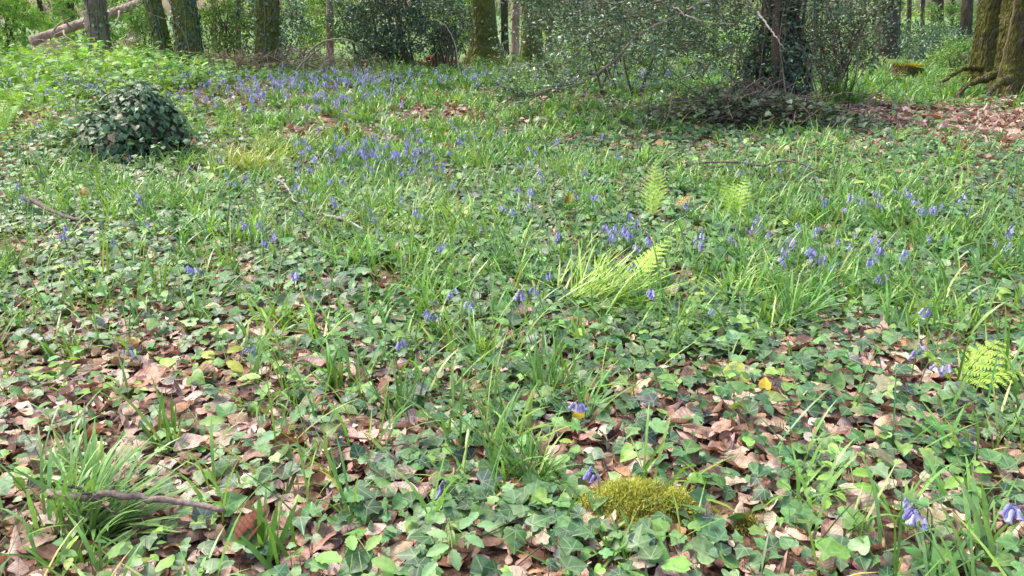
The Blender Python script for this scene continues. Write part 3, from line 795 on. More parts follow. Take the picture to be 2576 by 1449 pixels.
# ------------------------------------------------------------------ shrubs
def shrub(label, u, D, wpx, v_top, n, size, col, tm=None, mat=None, stems=7, stem_col=(.12, .09, .07), name='shrub', cat='shrub', depth=1.2, z0=.25, clusters=60, group=None, zmax=None, crad=(.18, .38), srad=.02, amt=.25):
    b = GD(u, D); root = empty(name, b, label, cat, group)
    g = np.random.default_rng(int(u * 3 + D * 11))
    W = wpx / F * D / 2; H = zmax or (P(u, v_top, D)[2] - b[2])
    cx = g.uniform(-1, 1, clusters) * W; cz = z0 + (H - z0) * g.random(clusters) ** .9
    cx = cx * (1 - .35 * np.abs(cz / H - .55)); cy = g.uniform(-1, 1, clusters) * depth
    cs = np.stack([cx, cy, cz], 1)
    sm = MB()
    for k in range(stems):
        e = cs[g.integers(0, clusters)]; s0 = np.array([g.normal(0, W * .25), g.normal(0, .2), -.03])
        e = np.array([e[0], e[1], max(e[2], H * .6)])
        tube(sm, smooth_path([s0, (s0 * .6 + e * .4) + g.normal(0, .08, 3) * [1, 1, .2], e], 12), np.linspace(srad * g.uniform(.6, 1.5), .006, 12), 6, np.array(stem_col) * g.uniform(.6, 1.4))
        for _ in range(5):
            t = g.uniform(.25, 1); o = s0 + (e - s0) * t; w = cs[g.integers(0, clusters)]; w = o + (w - o) * min(1, 1.2 / (np.linalg.norm(w - o) + .01))
            tube(sm, smooth_path([o, (o + w) / 2 + g.normal(0, .1, 3), w], 7), np.linspace(.008, .002, 7), 4, np.array(stem_col) * g.uniform(.7, 1.6))
    tag(sm.obj('stems', M_TWIG, root), kind='stuff')
    fm = MB(); leaf_cloud(fm, cs, g.uniform(crad[0], crad[1], clusters), n, size, col, tm or [SMALL], amt=amt, g=g)
    fm.obj('foliage', mat or M_GLOSSY, root)
    return root
HOL = [t_ovate(.5, .4, .25, 3), SMALL]
shrub('dark holly bush with upright stems left of the large mossy trunk', 1030, 19.5, 260, -90, 13000, .07, (.07, .12, .06), HOL, stems=9, clusters=150, srad=.035, name='holly_bush', depth=1.0)
shrub('dark holly bush behind the slim pink trunk, left half of the middle thicket', 905, 20.5, 130, -80, 4500, .065, (.10, .17, .07), HOL, stems=5, clusters=70, name='holly_bush', depth=.8)
shrub('blue-green leafy bush in front of the broad ivy-smothered trunk', 690, 20, 180, -50, 5200, .065, (.13, .22, .13), HOL, stems=8, clusters=80, depth=.8)
shrub('sparse yellow-green bush between mossy trunks and blue-green bush', 570, 19, 120, -60, 4000, .06, (.17, .27, .07), [OVATE], M_HERB, stems=9, clusters=50, depth=.8)
shrub('bright light green sapling behind the slim grey-pink trunk', 800, 24, 130, -90, 5000, .075, (.26, .40, .10), [OVATE], M_HERB, stems=4, clusters=50, depth=1)
shrub('pale green bush behind the brushwood heap and fallen log', 130, 26, 190, -80, 6500, .085, (.24, .40, .12), [OVATE], M_HERB, stems=6, clusters=60, depth=1)
shrub('light green bush between the ivy-wrapped grey trunk and torn reddish trunk', 305, 26.5, 110, -80, 4200, .085, (.2, .36, .12), [OVATE], M_HERB, stems=4, clusters=40, depth=1)
shrub('bright leafy bush at the far left edge of the wood', 20, 23, 170, -80, 6500, .08, (.24, .40, .1), [OVATE], M_HERB, stems=6, clusters=60, depth=1)
shrub('thin leafy bush filling the gap below the leaning mossy trunk', 375, 23, 60, 20, 1800, .07, (.2, .33, .11), [OVATE], M_HERB, stems=4, clusters=24, depth=.6)
shrub('brownish bramble thicket right of the dark holly', 1130, 19, 110, 10, 2600, .055, (.10, .13, .07), HOL, stems=9, clusters=45, depth=.6, amt=.4)
shrub('sunny yellow-green tree foliage between dark holly and the large mossy trunk', 1162, 27, 120, -100, 6500, .1, (.28, .44, .09), [OVATE], M_HERB, stems=2, clusters=50, depth=1)
shrub('dense grey-green holly foliage behind the long bare branch', 1560, 14, 420, -120, 11000, .055, (.12, .18, .10), HOL, stems=8, clusters=170, depth=1.2, z0=.65, name='holly_bush')
shrub('hazy green bush filling the gap just left of the golden mossy tree', 2390, 26, 150, 0, 3200, .08, (.15, .26, .08), [OVATE], M_HERB, stems=5, clusters=34, depth=1)
shrub('tall thin-stemmed leafy bush right of the ivy-covered holly trunk', 2080, 12, 200, -60, 3600, .055, (.11, .17, .075), HOL, stems=14, clusters=70, depth=.8, z0=.3)
shrub('dark green undergrowth between the thin trunks in the back right wood', 2230, 25, 330, 60, 5200, .075, (.13, .22, .08), HOL, stems=8, clusters=90, depth=1, z0=.1)
shrub('dark evergreen undergrowth left of the dark bare trunk at the back right', 2360, 21, 150, 85, 2400, .07, (.08, .14, .08), HOL, stems=6, clusters=50, depth=1, z0=.1)
shrub('light herb-green bush at the foot of the dark bare trunk', 2400, 18, 130, 105, 2600, .05, (.17, .29, .08), [OVATE], M_HERB, stems=6, clusters=36, depth=.6, z0=.05)

# far wood behind everything
fw = MB()
nC = 430
cs = np.stack([rng.uniform(-32, 32, nC), rng.uniform(32, 52, nC), rng.uniform(-2.5, 6, nC)], 1)
uu, vv = project(cs[:, 0], cs[:, 1], cs[:, 2])
keep = ~((np.abs(uu - 2165) < 45) & (rng.random(nC) < .9)) & ~((np.abs(uu - 90) < 50) & (rng.random(nC) < .6)) & ~((np.abs(uu - 1405) < 22) & (rng.random(nC) < .8))
cs = cs[keep]
rr = rng.uniform(.7, 1.7, len(cs)); k = rng.integers(0, len(cs), 60000)
d = rng.normal(0, 1, (60000, 3)); d /= np.linalg.norm(d, axis=1)[:, None]
pos = cs[k] + d * (rr[k] * rng.random(60000) ** .5)[:, None]
br = pick([(.26, .42, .09), (.16, .28, .08), (.34, .46, .14), (.10, .18, .07)], [.35, .3, .15, .2], len(cs), .15)[k]
put_leaves(fw, [OVATE], pos, rand_frames(60000), rng.uniform(.1, .2, 60000), br * np.exp(rng.normal(0, .2, 60000))[:, None])
tag(fw.obj('far_woodland', M_HERB), 'bright green leafy wood edge far behind the tree trunks', 'woodland', kind='stuff')

# ------------------------------------------------------------------ the holly with arching branches
hb_ = GD(1928, 10.6)
root = empty('holly_tree', hb_, 'ivy-covered holly with slim brown trunk and long low branches reaching left', 'holly tree')
b0 = hb_
mb = MB(); zz = np.linspace(-.05, 4.2, 40)
tube(mb, np.stack([.02 * np.sin(zz * 3), .02 * np.cos(zz * 2), zz], 1), np.interp(zz, [0, .2, 4.2], [.075, .05, .03]), 14, (.20, .14, .11), rough=.05)
mb.obj('trunk', M_TWIG, root, smooth=True)
for (uu, rr_, cc) in ((1905, .03, (.15, .11, .09)), (1960, .035, (.08, .06, .05)), (1985, .022, (.11, .08, .06)), (1890, .018, (.12, .09, .07))):
    mb = MB(); q = GD(uu, 10.7) - b0; tube(mb, smooth_path([q, q + [.02, 0, .8], q + [rng.normal(0, .1), 0, 1.8], q + [rng.normal(0, .3), .2, 3.4]], 24, .008), np.linspace(rr_, rr_ * .5, 24), 9, cc); mb.obj('stem', M_TWIG, root)
ARCH = [
 ([(1935, -60, 10.6), (1840, -20, 10.3), (1751, 15, 10.0), (1675, 52, 9.8), (1638, 70, 9.7), (1585, 107, 9.6), (1558, 140, 9.5), (1500, 185, 9.3), (1450, 213, 9.1), (1388, 225, 9.0), (1303, 242, 8.9)], .026, (.22, .17, .13)),
 ([(1500, 185, 9.3), (1470, 184, 9.2), (1430, 200, 9.1), (1392, 222, 9.0), (1340, 238, 8.9), (1290, 244, 8.8)], .012, (.17, .15, .09)),
 ([(1930, 0, 10.5), (1800, -30, 10.2), (1700, -10, 10.0), (1560, 50, 9.6), (1500, 110, 9.4), (1440, 175, 9.2)], .014, (.14, .12, .08)),
 ([(1660, 58, 9.8), (1610, 40, 9.7), (1550, 55, 9.6), (1490, 95, 9.5), (1440, 145, 9.4), (1380, 190, 9.3)], .010, (.13, .13, .07)),
 ([(1900, 60, 10.4), (1820, 60, 10.1), (1740, 110, 9.7), (1680, 170, 9.5), (1650, 225, 9.3)], .009, (.12, .10, .07)),
 ([(1910, 120, 10.3), (1850, 120, 10.0), (1780, 160, 9.6), (1700, 200, 9.4), (1600, 150, 9.4)], .008, (.12, .09, .06)),
 ([(1480, -20, 9.9), (1540, 10, 9.8), (1600, -10, 9.8), (1700, -40, 9.9)], .01, (.2, .16, .12)),
 ([(1905, 30, 10.2), (1935, 70, 10.0), (1960, 105, 9.9), (1975, 125, 9.9)], .014, (.42, .34, .27)),
 ([(1690, 15, 9.8), (1720, 35, 9.7), (1760, 52, 9.6), (1850, 62, 9.6)], .010, (.32, .25, .2)),
]
tw = MB(); lv = MB(); lp = []
for i, (pth, r, cc) in enumerate(ARCH):
    pw = smooth_path([P(a, b_, D - .55) - b0 for a, b_, D in pth], 30, .006)
    mb = MB(); tube(mb, pw, np.linspace(r, max(r * .35, .004), 30), 8, cc); mb.obj('branch', M_TWIG, root)
    if i >= 6: continue
    for _ in range(34):
        o = pw[rng.integers(0 if i < 2 else 4, 30)]
        d = np.array([rng.normal(-.5, .5), rng.normal(-.1, .5), rng.normal(.15, .5)]); d /= np.linalg.norm(d)
        l = rng.uniform(.2, .75); e = o + d * l + [0, 0, -.12 * l]
        c2 = smooth_path([o, (o + e) / 2 + rng.normal(0, .04, 3), e], 7)
        if (e + b0)[2] - terrain(*(e + b0)[:2]) < .12: continue
        tube(tw, c2, np.linspace(.0045, .0015, 7), 4, np.array((.13, .12, .07)) * rng.uniform(.6, 1.5))
        for q in range(rng.integers(9, 24)): lp.append(c2[rng.integers(1, 7)] + rng.normal(0, .035, 3))
# upper mass
for _ in range(1350):
    u_ = rng.uniform(1290, 2090); top = 20 + 130 * ss(1330, 1420, u_) + 30 * ss(1700, 1900, u_)
    v_ = rng.uniform(-260, top); 
    if rng.random() > .62 and v_ > 0: continue
    o = P(u_, v_, rng.uniform(9.9, 12.2)) - b0
    d = rng.normal(0, 1, 3) * [1, 1, .6]; d /= np.linalg.norm(d); e = o + d * rng.uniform(.2, .6)
    c2 = smooth_path([o, (o + e) / 2 + rng.normal(0, .05, 3), e], 6)
    tube(tw, c2, np.linspace(.005, .0015, 6), 4, np.array((.13, .11, .07)) * rng.uniform(.6, 1.5))
    for q in range(rng.integers(14, 34)): lp.append(c2[rng.integers(1, 6)] + rng.normal(0, .06, 3))
tag(tw.obj('twigs', M_TWIG, root), kind='stuff')
lp = np.array(lp); n = len(lp)
put_leaves(lv, HOL, lp, frames(n, .9), rng.uniform(.034, .066, n), pick([(.10, .175, .085), (.16, .24, .15), (.06, .115, .055), (.3, .32, .04)], [.42, .34, .22, .012], n, .2, .06))
lv.obj('foliage', M_GLOSSY, root)
# ivy sleeve
n = 5200; a = rng.random(n) * 6.28; z = rng.uniform(0, 2.4, n); rr = (.30 + .12 * np.sin(z * 3) + .25 * np.exp(-z / .25)) * rng.uniform(.6, 1.1, n)
q = np.stack([.12 + np.cos(a) * rr, .25 + np.sin(a) * rr * .8, z], 1)
nn = np.stack([np.cos(a), np.sin(a), np.full(n, .5)], 1) + rng.normal(0, .4, (n, 3)); nn /= np.linalg.norm(nn, axis=1)[:, None]
dn = np.tile([0., 0, -1], (n, 1)) + rng.normal(0, .5, (n, 3)); dn -= nn * (dn * nn).sum(1)[:, None]; dn /= np.linalg.norm(dn, axis=1)[:, None]
iv2 = MB(); put_leaves(iv2, IVY, q, np.stack([np.cross(dn, nn), dn, nn], 2), rng.uniform(.035, .065, n), vary((.035, .065, .04), n, .35)); iv2.obj('ivy', M_IVY, root)
vm = MB()
for _ in range(28):
    x0 = rng.normal(0, .35); zt = rng.uniform(.8, 2.4); s0 = np.array([x0 * 1.3, rng.normal(-.1, .25), 0]); e = np.array([x0 * .7 + rng.normal(0, .25), rng.normal(0, .2), zt])
    tube(vm, smooth_path([s0, (s0 + e) / 2 + rng.normal(0, .12, 3), e], 12, .008), np.linspace(.010, .004, 12), 5, np.array((.19, .14, .11)) * rng.uniform(.5, 1.6))
tag(vm.obj('dead_stems', M_TWIG, root), kind='stuff')

# ------------------------------------------------------------------ ivy-covered hummock (old stump) on the left
def mound(name, label, cat, u, v, w, h, seed, mat, leaf_n, leaf_size, leaf_col, matl, dip=1.0):
    b = G(u, v); root = empty(name, b, label, cat); g = np.random.default_rng(seed)
    nr, na = 14, 40; V = []; 
    for i in range(nr + 1):
        t = i / nr
        for j in range(na):
            a = j / na * 6.283
            r = w * (t ** .8) * (1 + .16 * math.cos(3 * a + seed) + .09 * math.cos(7 * a + seed) + .06 * math.cos(11 * a)); z = h * (1 - t ** 2.4) * (1 + .12 * math.cos(2 * a + 1)) - .03 * t
            V.append((r * math.cos(a) + (.45 * z if w > .3 else 0) + (.05 * math.sin(9 * z + a) if w > .3 else 0), r * math.sin(a) * dip, z + g.normal(0, h * .02)))
    i, j = np.meshgrid(np.arange(nr), np.arange(na), indexing='ij')
    Q = np.stack([i * na + j, (i + 1) * na + j, (i + 1) * na + (j + 1) % na, i * na + (j + 1) % na], -1).reshape(-1, 4)
    mb = MB(); mb.add(V, Q); mb.obj('mound_body', mat, root, smooth=True)
    V = np.array(V); k = g.integers(na, len(V) - na, leaf_n)
    pos = V[k] + g.normal(0, w * .05, (leaf_n, 3)); pos[:, 2] = np.maximum(pos[:, 2], .01)
    nn = V[k] / [w * w, w * w, h * h * .8]; nn[:, 2] += .4 / h * .3; nn /= np.linalg.norm(nn, axis=1)[:, None]; nn += g.normal(0, .33, nn.shape); nn /= np.linalg.norm(nn, axis=1)[:, None]
    pos += nn * (g.uniform(.01, .10, leaf_n) * (1 if w > .3 else .5))[:, None]
    dn = np.stack([nn[:, 0], nn[:, 1], -np.ones(leaf_n)], 1) + g.normal(0, .4, nn.shape); dn -= nn * (dn * nn).sum(1)[:, None]; dn /= np.linalg.norm(dn, axis=1)[:, None]
    return root, pos, np.stack([np.cross(dn, nn), dn, nn], 2), g
root, pos, Mx, g_ = mound('ivy_mound', 'rounded stump smothered in dark glossy ivy, lower left of the mossy trunks', 'ivy mound', 305, 398, .48, .55, 5, B_DARK, 2900, .06, None, None, .7)
k_ = 1700; ex = np.stack([g_.normal(0, .46, k_), g_.normal(0, .32, k_), g_.uniform(.02, .12, k_)], 1); up_ = g_.random(k_) < .35; ex[up_, 2] = .2 + .45 * g_.random(up_.sum()) * np.exp(-(ex[up_, 0] / .35) ** 2)
pos = np.concatenate([pos, ex]); Mx = np.concatenate([Mx, frames(k_, .7)])
mb = MB(); put_leaves(mb, IVY, pos, Mx, g_.uniform(.03, .075, len(pos)), pick([(.095, .165, .075), (.14, .22, .11), (.055, .10, .055), (.20, .15, .08)], [.4, .3, .25, .05], len(pos), .25)); mb.obj('ivy_leaves', M_IVY, root)
mb = MB()
for _ in range(9):
    a = rng.uniform(-1.2, 1.2); e = np.array([math.sin(a) * .5, rng.normal(0, .15), .5 + rng.uniform(.1, .45)])
    tube(mb, smooth_path([[math.sin(a) * .15, 0, .4], (np.array([math.sin(a) * .15, 0, .4]) + e) / 2 + rng.normal(0, .05, 3), e], 9), np.linspace(.006, .002, 9), 5, (.28, .2, .13))
mb.obj('bare_shoots', M_TWIG, root)

def moss_cushion(label, u, v, w, h, n, dip, seed, col=(.42, .37, .045), L=.012):
    root, pos, Mx, g = mound('moss_cushion', label, 'moss', u, v, w, h, seed, M_SOILMOSS, n, 0, None, None, dip)
    mb = MB(); N = len(pos); nrm = Mx[:, :, 2]
    nz_ = np.sin(pos[:, 0] * 55 + seed) * np.cos(pos[:, 1] * 62 + seed) * .008; pos[:, 2] += nz_
    az = np.arctan2(nrm[:, 1], nrm[:, 0]) + g.normal(0, 1.4, N); lean = np.arccos(np.clip(nrm[:, 2], -1, 1)) + g.normal(0, .8, N)
    pos = pos - nrm * .03
    blades(mb, pos, az, lean, g.uniform(.5, 1.4, N) * L, np.full(N, .0020), g.normal(.3, .6, N), pick([col, (col[0] * .6, col[1] * .75, col[2]), (col[0] * 1.15, col[1] * 1.1, col[2] * 2)], [.5, .25, .25], N, .2, .06), S=3)
    mb.obj('moss_strands', M_MOSS, root)
    if w > .15:
        mb = MB(); k_ = g.integers(0, N, 14); put_leaves(mb, DEAD, pos[k_] + [0, 0, .008], frames(14, .5), g.uniform(.012, .035, 14), vary((.42, .27, .18), 14, .25)); mb.obj('caught_leaf_bits', M_DEAD, root)
M_SOILMOSS = bark_mat('moss base', (.05, .05, .012), (.15, .14, .03), scale=40, stretch=1, bump=.01)
moss_cushion('large golden green moss cushion in the foreground, right of the dark grass tuft', 1610, 1290, .21, .066, 38000, .42, 2, col=(.46, .44, .075))
moss_cushion('moss clump sloping off the left shoulder of the large cushion', 1485, 1290, .06, .03, 2600, .6, 4, (.3, .26, .04))
moss_cushion('small olive moss patch right of the large cushion, under ivy', 1935, 1290, .05, .028, 2200, .6, 5, (.26, .27, .04))
moss_cushion('small olive moss patch half hidden by ivy, furthest right of the moss', 2045, 1325, .05, .025, 2200, .6, 6, (.22, .23, .04))
moss_cushion('small olive moss patch just below the large cushion\'s right end', 1872, 1330, .045, .025, 2000, .7, 7, (.25, .24, .04))
moss_cushion('tiny moss dot by the bottom edge of the picture', 1900, 1440, .04, .02, 1500, .7, 8, (.12, .14, .03))

# ------------------------------------------------------------------ sticks and branches on the floor
def stick(label, pts, r, col, twigs=(), name='stick', cat='stick', lift=.03, jit=.0022, heights=None):
    P3 = []
    for i, (a, b_) in enumerate(pts):
        hgt = lift if heights is None else heights[i]
        q = G(a, b_, hgt); q[2] += hgt; P3.append(q)
    o = empty(name, (P3[0][0], P3[0][1], float(terrain(P3[0][0], P3[0][1]))), label, cat); b0 = np.array(o.location)
    mb = MB(); pw = smooth_path([q - b0 for q in P3], 26, jit)
    tube(mb, pw, np.linspace(r, r * .55, 26) * (1 + .07 * rng.normal(0, 1, 26).clip(-1, 1.5)), 10, col, rough=.05); mb.obj('stem', M_TWIG, o, smooth=True)
    for tp in twigs:
        Q3 = []
        for i, (a, b_, hh) in enumerate(tp):
            q = G(a, b_, hh); q[2] += hh; Q3.append(q - b0)
        mb = MB(); tube(mb, smooth_path(Q3, 14, jit * .6), np.linspace(r * .45, r * .2, 14), 6, np.array(col) * .8); mb.obj('side_twig', M_TWIG, o)
    return o
stick('knobbly brown branch lying across the light green tuft at the bottom left', [(122, 1243), (200, 1252), (290, 1246), (400, 1256), (490, 1270), (560, 1285)], .0125, (.20, .145, .125), [[(330, 1250, .05), (322, 1238, .06), (330, 1232, .07)], [(395, 1256, .04), (402, 1245, .05)]], name='branch', cat='branch', lift=.12)
stick('thin black twig crossing over the knobbly brown branch', [(163, 1216), (205, 1235), (245, 1258), (272, 1280), (292, 1292)], .0045, (.05, .04, .035), lift=.15)
stick('thin forked twig at the left edge below the knobbly branch', [(0, 1292), (45, 1270), (90, 1258), (122, 1250)], .004, (.12, .08, .06), [[(0, 1294, .05), (50, 1286, .05), (100, 1270, .05)]], lift=.05)
stick('grey diagonal twig above the knobbly branch, near the bottom left', [(470, 1185), (510, 1160), (555, 1125), (600, 1108), (640, 1098)], .006, (.19, .16, .15), lift=.05)
stick('long thin black stem curving between ivy leaves, low centre left', [(725, 1010), (760, 1050), (800, 1085), (845, 1110), (900, 1128)], .0035, (.05, .04, .04), lift=.07)
stick('wiry dark twig sagging over ivy left of the foreground centre', [(860, 1095), (920, 1106), (985, 1122), (1040, 1115), (1075, 1098)], .003, (.09, .05, .045), lift=.08)
stick('thin dark twig arching over ivy, centre foreground', [(1100, 1040), (1180, 1010), (1250, 990), (1330, 975), (1420, 965)], .003, (.1, .07, .05), lift=.07)
stick('dark brown stick lying among lime leaves at the left', [(55, 495), (95, 512), (140, 535), (185, 550), (218, 556)], .018, (.13, .09, .08), lift=.12)
stick('whitish bare stick bent like an elbow, below the dense bluebells', [(685, 446), (712, 462), (735, 490), (752, 510), (770, 513)], .009, (.28, .24, .21), [[(712, 462, .12), (700, 455, .16), (690, 470, .16)]], lift=.13)
stick('pale grey stick lying in grass right of the elbow-bent stick', [(820, 542), (850, 548), (885, 560), (905, 572), (916, 576)], .010, (.34, .31, .28), lift=.12)
stick('hooked grey shoot rising from the ivy left of the curled red leaf', [(1398, 585), (1395, 545), (1386, 505), (1384, 475), (1392, 462), (1405, 460)], .006, (.26, .2, .17), heights=[0.02, .08, .16, .22, .24, .23])
stick('pinkish straight twig pointing at the violet flowers under the upright fern', [(1563, 520), (1590, 548), (1620, 575), (1645, 610), (1662, 645)], .005, (.36, .26, .23), lift=.07)
stick('thin brown arching branch over the ivy, centre right', [(1700, 418), (1780, 408), (1850, 408), (1930, 415), (1960, 405), (2010, 410), (2060, 432), (2110, 445)], .012, (.13, .09, .08), [[(2060, 432, .08), (2100, 420, .12), (2130, 405, .18), (2155, 390, .24)], [(1965, 405, .1), (1950, 425, .1), (1935, 440, .05)]], name='branch', cat='branch', heights=[.02, .1, .14, .12, .15, .15, .1, .04])
stick('thin pale twig fanning left from the rotted brown stub by the yellow leaf', [(1715, 770), (1735, 755), (1755, 748)], .005, (.3, .25, .24), lift=.04)
stick('dark sloping branch in front of the leafy path right of the holly', [(2020, 330), (2090, 300), (2140, 270), (2200, 240), (2262, 185)], .010, (.10, .08, .07), [[(2140, 270, .25), (2180, 262, .3), (2240, 250, .3)]], name='branch', cat='branch', heights=[.02, .08, .18, .32, .6])
stick('pale kinked branch leaning out of the holly towards the path', [(2000, 285), (2060, 265), (2115, 235), (2150, 235), (2185, 242), (2195, 238)], .010, (.25, .21, .13), name='branch', cat='branch', heights=[.05, .2, .4, .36, .3, .3])
stick('short dark stick lying on the litter in front of the leafy path', [(2150, 305), (2190, 322), (2235, 335)], .016, (.14, .1, .08), lift=.04)
stick('slim upright sapling stem with side shoots right of the holly', [(2130, 295), (2138, 240), (2152, 190), (2158, 150)], .010, (.12, .09, .07), [[(2138, 240, .3), (2125, 200, .55), (2122, 170, .7)], [(2152, 200, .5), (2170, 170, .7), (2178, 145, .85)]], name='bare_sapling', cat='sapling', heights=[0, .3, .58, .8])
# arched dead branches in front of the middle shrubs
def arch_branch(label, pts, r, col, name='branch'):
    q = [P(*a) for a in pts]; g0 = np.array([q[0][0], q[0][1], float(terrain(q[0][0], q[0][1]))])
    q[0][2] = g0[2] - .02
    o = empty(name, g0, label, 'branch'); mb = MB(); tube(mb, smooth_path([a - g0 for a in q], 26, .006), np.linspace(r, r * .5, 26), 8, col); mb.obj('stem', M_TWIG, o)
    return o
arch_branch('arched mossy dead branch bending over the far bluebells in the middle', [(760, 170, 15.5), (775, 135, 15.5), (800, 112, 15.4), (835, 100, 15.3), (880, 101, 15.2), (910, 120, 15.2)], .022, (.22, .2, .11))
arch_branch('straight leaning branch under the arched mossy branch', [(722, 195, 15), (760, 160, 15), (800, 125, 15), (815, 112, 15)], .02, (.2, .16, .12))
arch_branch('thin dark branch sloping down right of the arched mossy branch', [(925, 178, 15), (900, 150, 15), (870, 115, 15.2), (850, 100, 15.3)], .012, (.09, .07, .06))
arch_branch('pale crooked dead branch hanging left of the large mossy trunk', [(1160, 105, 17), (1118, 62, 17), (1110, 55, 17), (1090, 50, 17)], .012, (.42, .36, .3))
arch_branch('thin bare shoot leaning over the ivy mound', [(175, 245, 8.6), (200, 205, 8.6), (218, 170, 8.6), (222, 140, 8.6)], .009, (.38, .33, .2))
arch_branch('thin pale branch sloping across the mossy trunks at the upper left', [(478, 80, 17), (440, 58, 17), (395, 42, 17), (330, 5, 17)], .012, (.2, .17, .1))

# ------------------------------------------------------------------ ferns
def fern_mesh(L, pairs, width, col, curve=1.0, lean=.3, seed=0, droop=.2):
    g = np.random.default_rng(seed); mb = MB()
    S = 24; t = np.linspace(0, 1, S)
    ang = lean + curve * t ** 1.5
    x = np.concatenate([[0], np.cumsum(np.sin(ang[:-1]))]) * L / S; z = np.concatenate([[0], np.cumsum(np.cos(ang[:-1]))]) * L / S
    path = np.stack([np.zeros(S), x, z], 1)
    tube(mb, path, np.linspace(.003, .001, S), 4, np.array(col) * .8)
    for i in range(pairs):
        tt = .18 + .8 * (i / (pairs - 1)); o = np.array([0, np.interp(tt, t, x), np.interp(tt, t, z)]); an = np.interp(tt, t, ang)
        T = np.array([0, math.sin(an), math.cos(an)]); Nn = np.array([0, -math.cos(an), math.sin(an)])
        if Nn[2] < 0: Nn = -Nn
        pl = width * math.sin(math.pi * min(.98, (tt - .1) * 1.02 + .06)) ** .8 * (1.15 - tt * .75)
        for s in (-1, 1):
            d = np.array([s, 0, 0]) * .9 + T * .42 - Nn * droop; d /= np.linalg.norm(d)
            m = 9
            for k in range(m):
                w = (k + .5) / m; q = o + d * pl * w; pw = pl * .20 * (1 - w * .85) * (10.0 / max(pairs, 10)) ** .5 + .0015
                for s2 in (-1, 1):
                    e = q + (T * s2 * .9 + d * .55) * pw * 1.1
                    a_ = q - d * pl / m * .5; b_ = q + d * pl / m * .45
                    up = Nn * g.normal(0, .002)
                    V = np.array([a_, e - d * pw * .3 + up, e + up, b_]); cc = np.array(col) * g.uniform(.8, 1.2)
                    mb.add(V, [(0, 1, 2, 3)], None, cc)
    return mb
def fern(label, u, v, fronds, col=(.34, .52, .07), name='fern', **kw):
    b = G(u, v); o = empty(name, b, label, 'fern')
    for i, (az, L, lean, curve, w) in enumerate(fronds):
        mb = fern_mesh(L, kw.get('pairs', 17), w, col, curve, lean, int(u) + i, kw.get('droop', .15))
        f = mb.obj('frond', M_HERB, o); f.rotation_euler = (0, 0, R(az))
    return o
fern('upright yellow-green fern frond above the large violet flower clump', 1640, 565, [(-12, .46, .02, .25, .13)], droop=.3, col=(.60, .74, .18), pairs=15)
fern('feathery yellow-green fern right of the tan withered one', 1845, 565, [(35, .36, .2, .6, .11), (-35, .38, .25, .8, .11), (-5, .34, .15, 1.0, .10)], pairs=11, col=(.46, .64, .13))
fern('withered tan fern frond between the two yellow-green ferns', 1690, 545, [(-60, .26, .5, 1.2, .07)], col=(.50, .34, .16))
fern('small narrow lime fern below the withered one', 1712, 605, [(0, .16, .2, .6, .045)])
fern('wide bright lime fern leaning over the yellow-green tuft in the centre right', 1560, 745, [(-72, .44, .62, .35, .13), (-50, .38, .75, .4, .11)], pairs=13, col=(.42, .62, .10))
fern('small bright fern tip drooping below the wide lime fern', 1620, 775, [(-100, .17, 1.0, .9, .055)])
fern('bright lime fern with drooping fronds at the right edge', 2400, 985, [(80, .27, .35, 1.3, .12), (-70, .30, .5, 1.0, .13), (-115, .27, .7, 1.0, .12)], droop=.25, pairs=8)
fern('small arching green fern in front of the litter path at the upper right', 2250, 365, [(60, .3, .7, 1.0, .06), (-60, .38, .7, 1.0, .07)], col=(.22, .38, .07))
fern('pale fern half hidden in the left edge grass', 30, 700, [(30, .3, .3, .8, .06), (-40, .3, .4, .8, .06)], col=(.2, .32, .06))

for (a, b_, L_) in ((18, 190, .75), (60, 235, .6), (95, 180, .8), (150, 210, .7), (205, 185, .75), (250, 215, .55), (300, 190, .7), (345, 215, .6), (40, 290, .5), (120, 275, .5), (400, 205, .55), (10, 345, .5), (470, 225, .5), (235, 165, .8)):
    fern('feathery bright green bracken on the herb bank at the far left', a, b_, [(rng.uniform(-180, 180), L_, rng.uniform(.1, .3), rng.uniform(.7, 1.3), .20 * L_ / .6) for _ in range(4)], col=(.27, .44, .09), pairs=12)['group'] = 'bracken on the far left bank'
# ------------------------------------------------------------------ grass tufts (prominent ones)
def tuft(label, u, v, n, L, W, col, lean=(.1, .9), curl=(.2, 1.2), az=None, spread=.03, name='grass_tuft', azs=.9):
    b = G(u, v); o = empty(name, b, label, 'grass tuft'); mb = MB()
    base = np.stack([rng.normal(0, spread, n), rng.normal(0, spread * .8, n), np.zeros(n)], 1)
    a = rng.random(n) * 6.28 if az is None else R(az) + rng.normal(0, azs, n)
    blades(mb, base, a, rng.uniform(*lean, n), rng.uniform(.55, 1.1, n) * L, rng.uniform(.6, 1.2, n) * W, rng.uniform(*curl, n), vary(col, n, .15, .05), S=7)
    mb.obj('blades', M_BLADE, o); return o
tuft('dense dark green wood-rush tuft left of the golden moss cushion', 1335, 1225, 130, .20, .005, (.10, .22, .035), spread=.028)
tuft('large pale green strap-leaved tuft under the knobbly branch, bottom left', 190, 1330, 90, .30, .010, (.17, .31, .09), spread=.045, az=20, azs=1.4)
tuft('second fan of long pale blades sweeping right below the knobbly branch', 250, 1345, 60, .28, .009, (.16, .30, .08), lean=(.7, 1.2), curl=(.2, .6), az=10, azs=.4)
tuft('upright pale green tuft above the knobbly branch at the bottom left', 230, 1215, 45, .20, .010, (.2, .34, .08), spread=.04)
tuft('bright yellow-green swept tuft beside the wide lime fern', 1465, 775, 230, .40, .008, (.29, .44, .07), lean=(.6, 1.35), curl=(.1, .45), az=12, azs=.7, spread=.085)
tuft('small bright tuft on brown leaves, left of the broken elder leaf', 503, 815, 34, .2, .007, (.15, .28, .05))
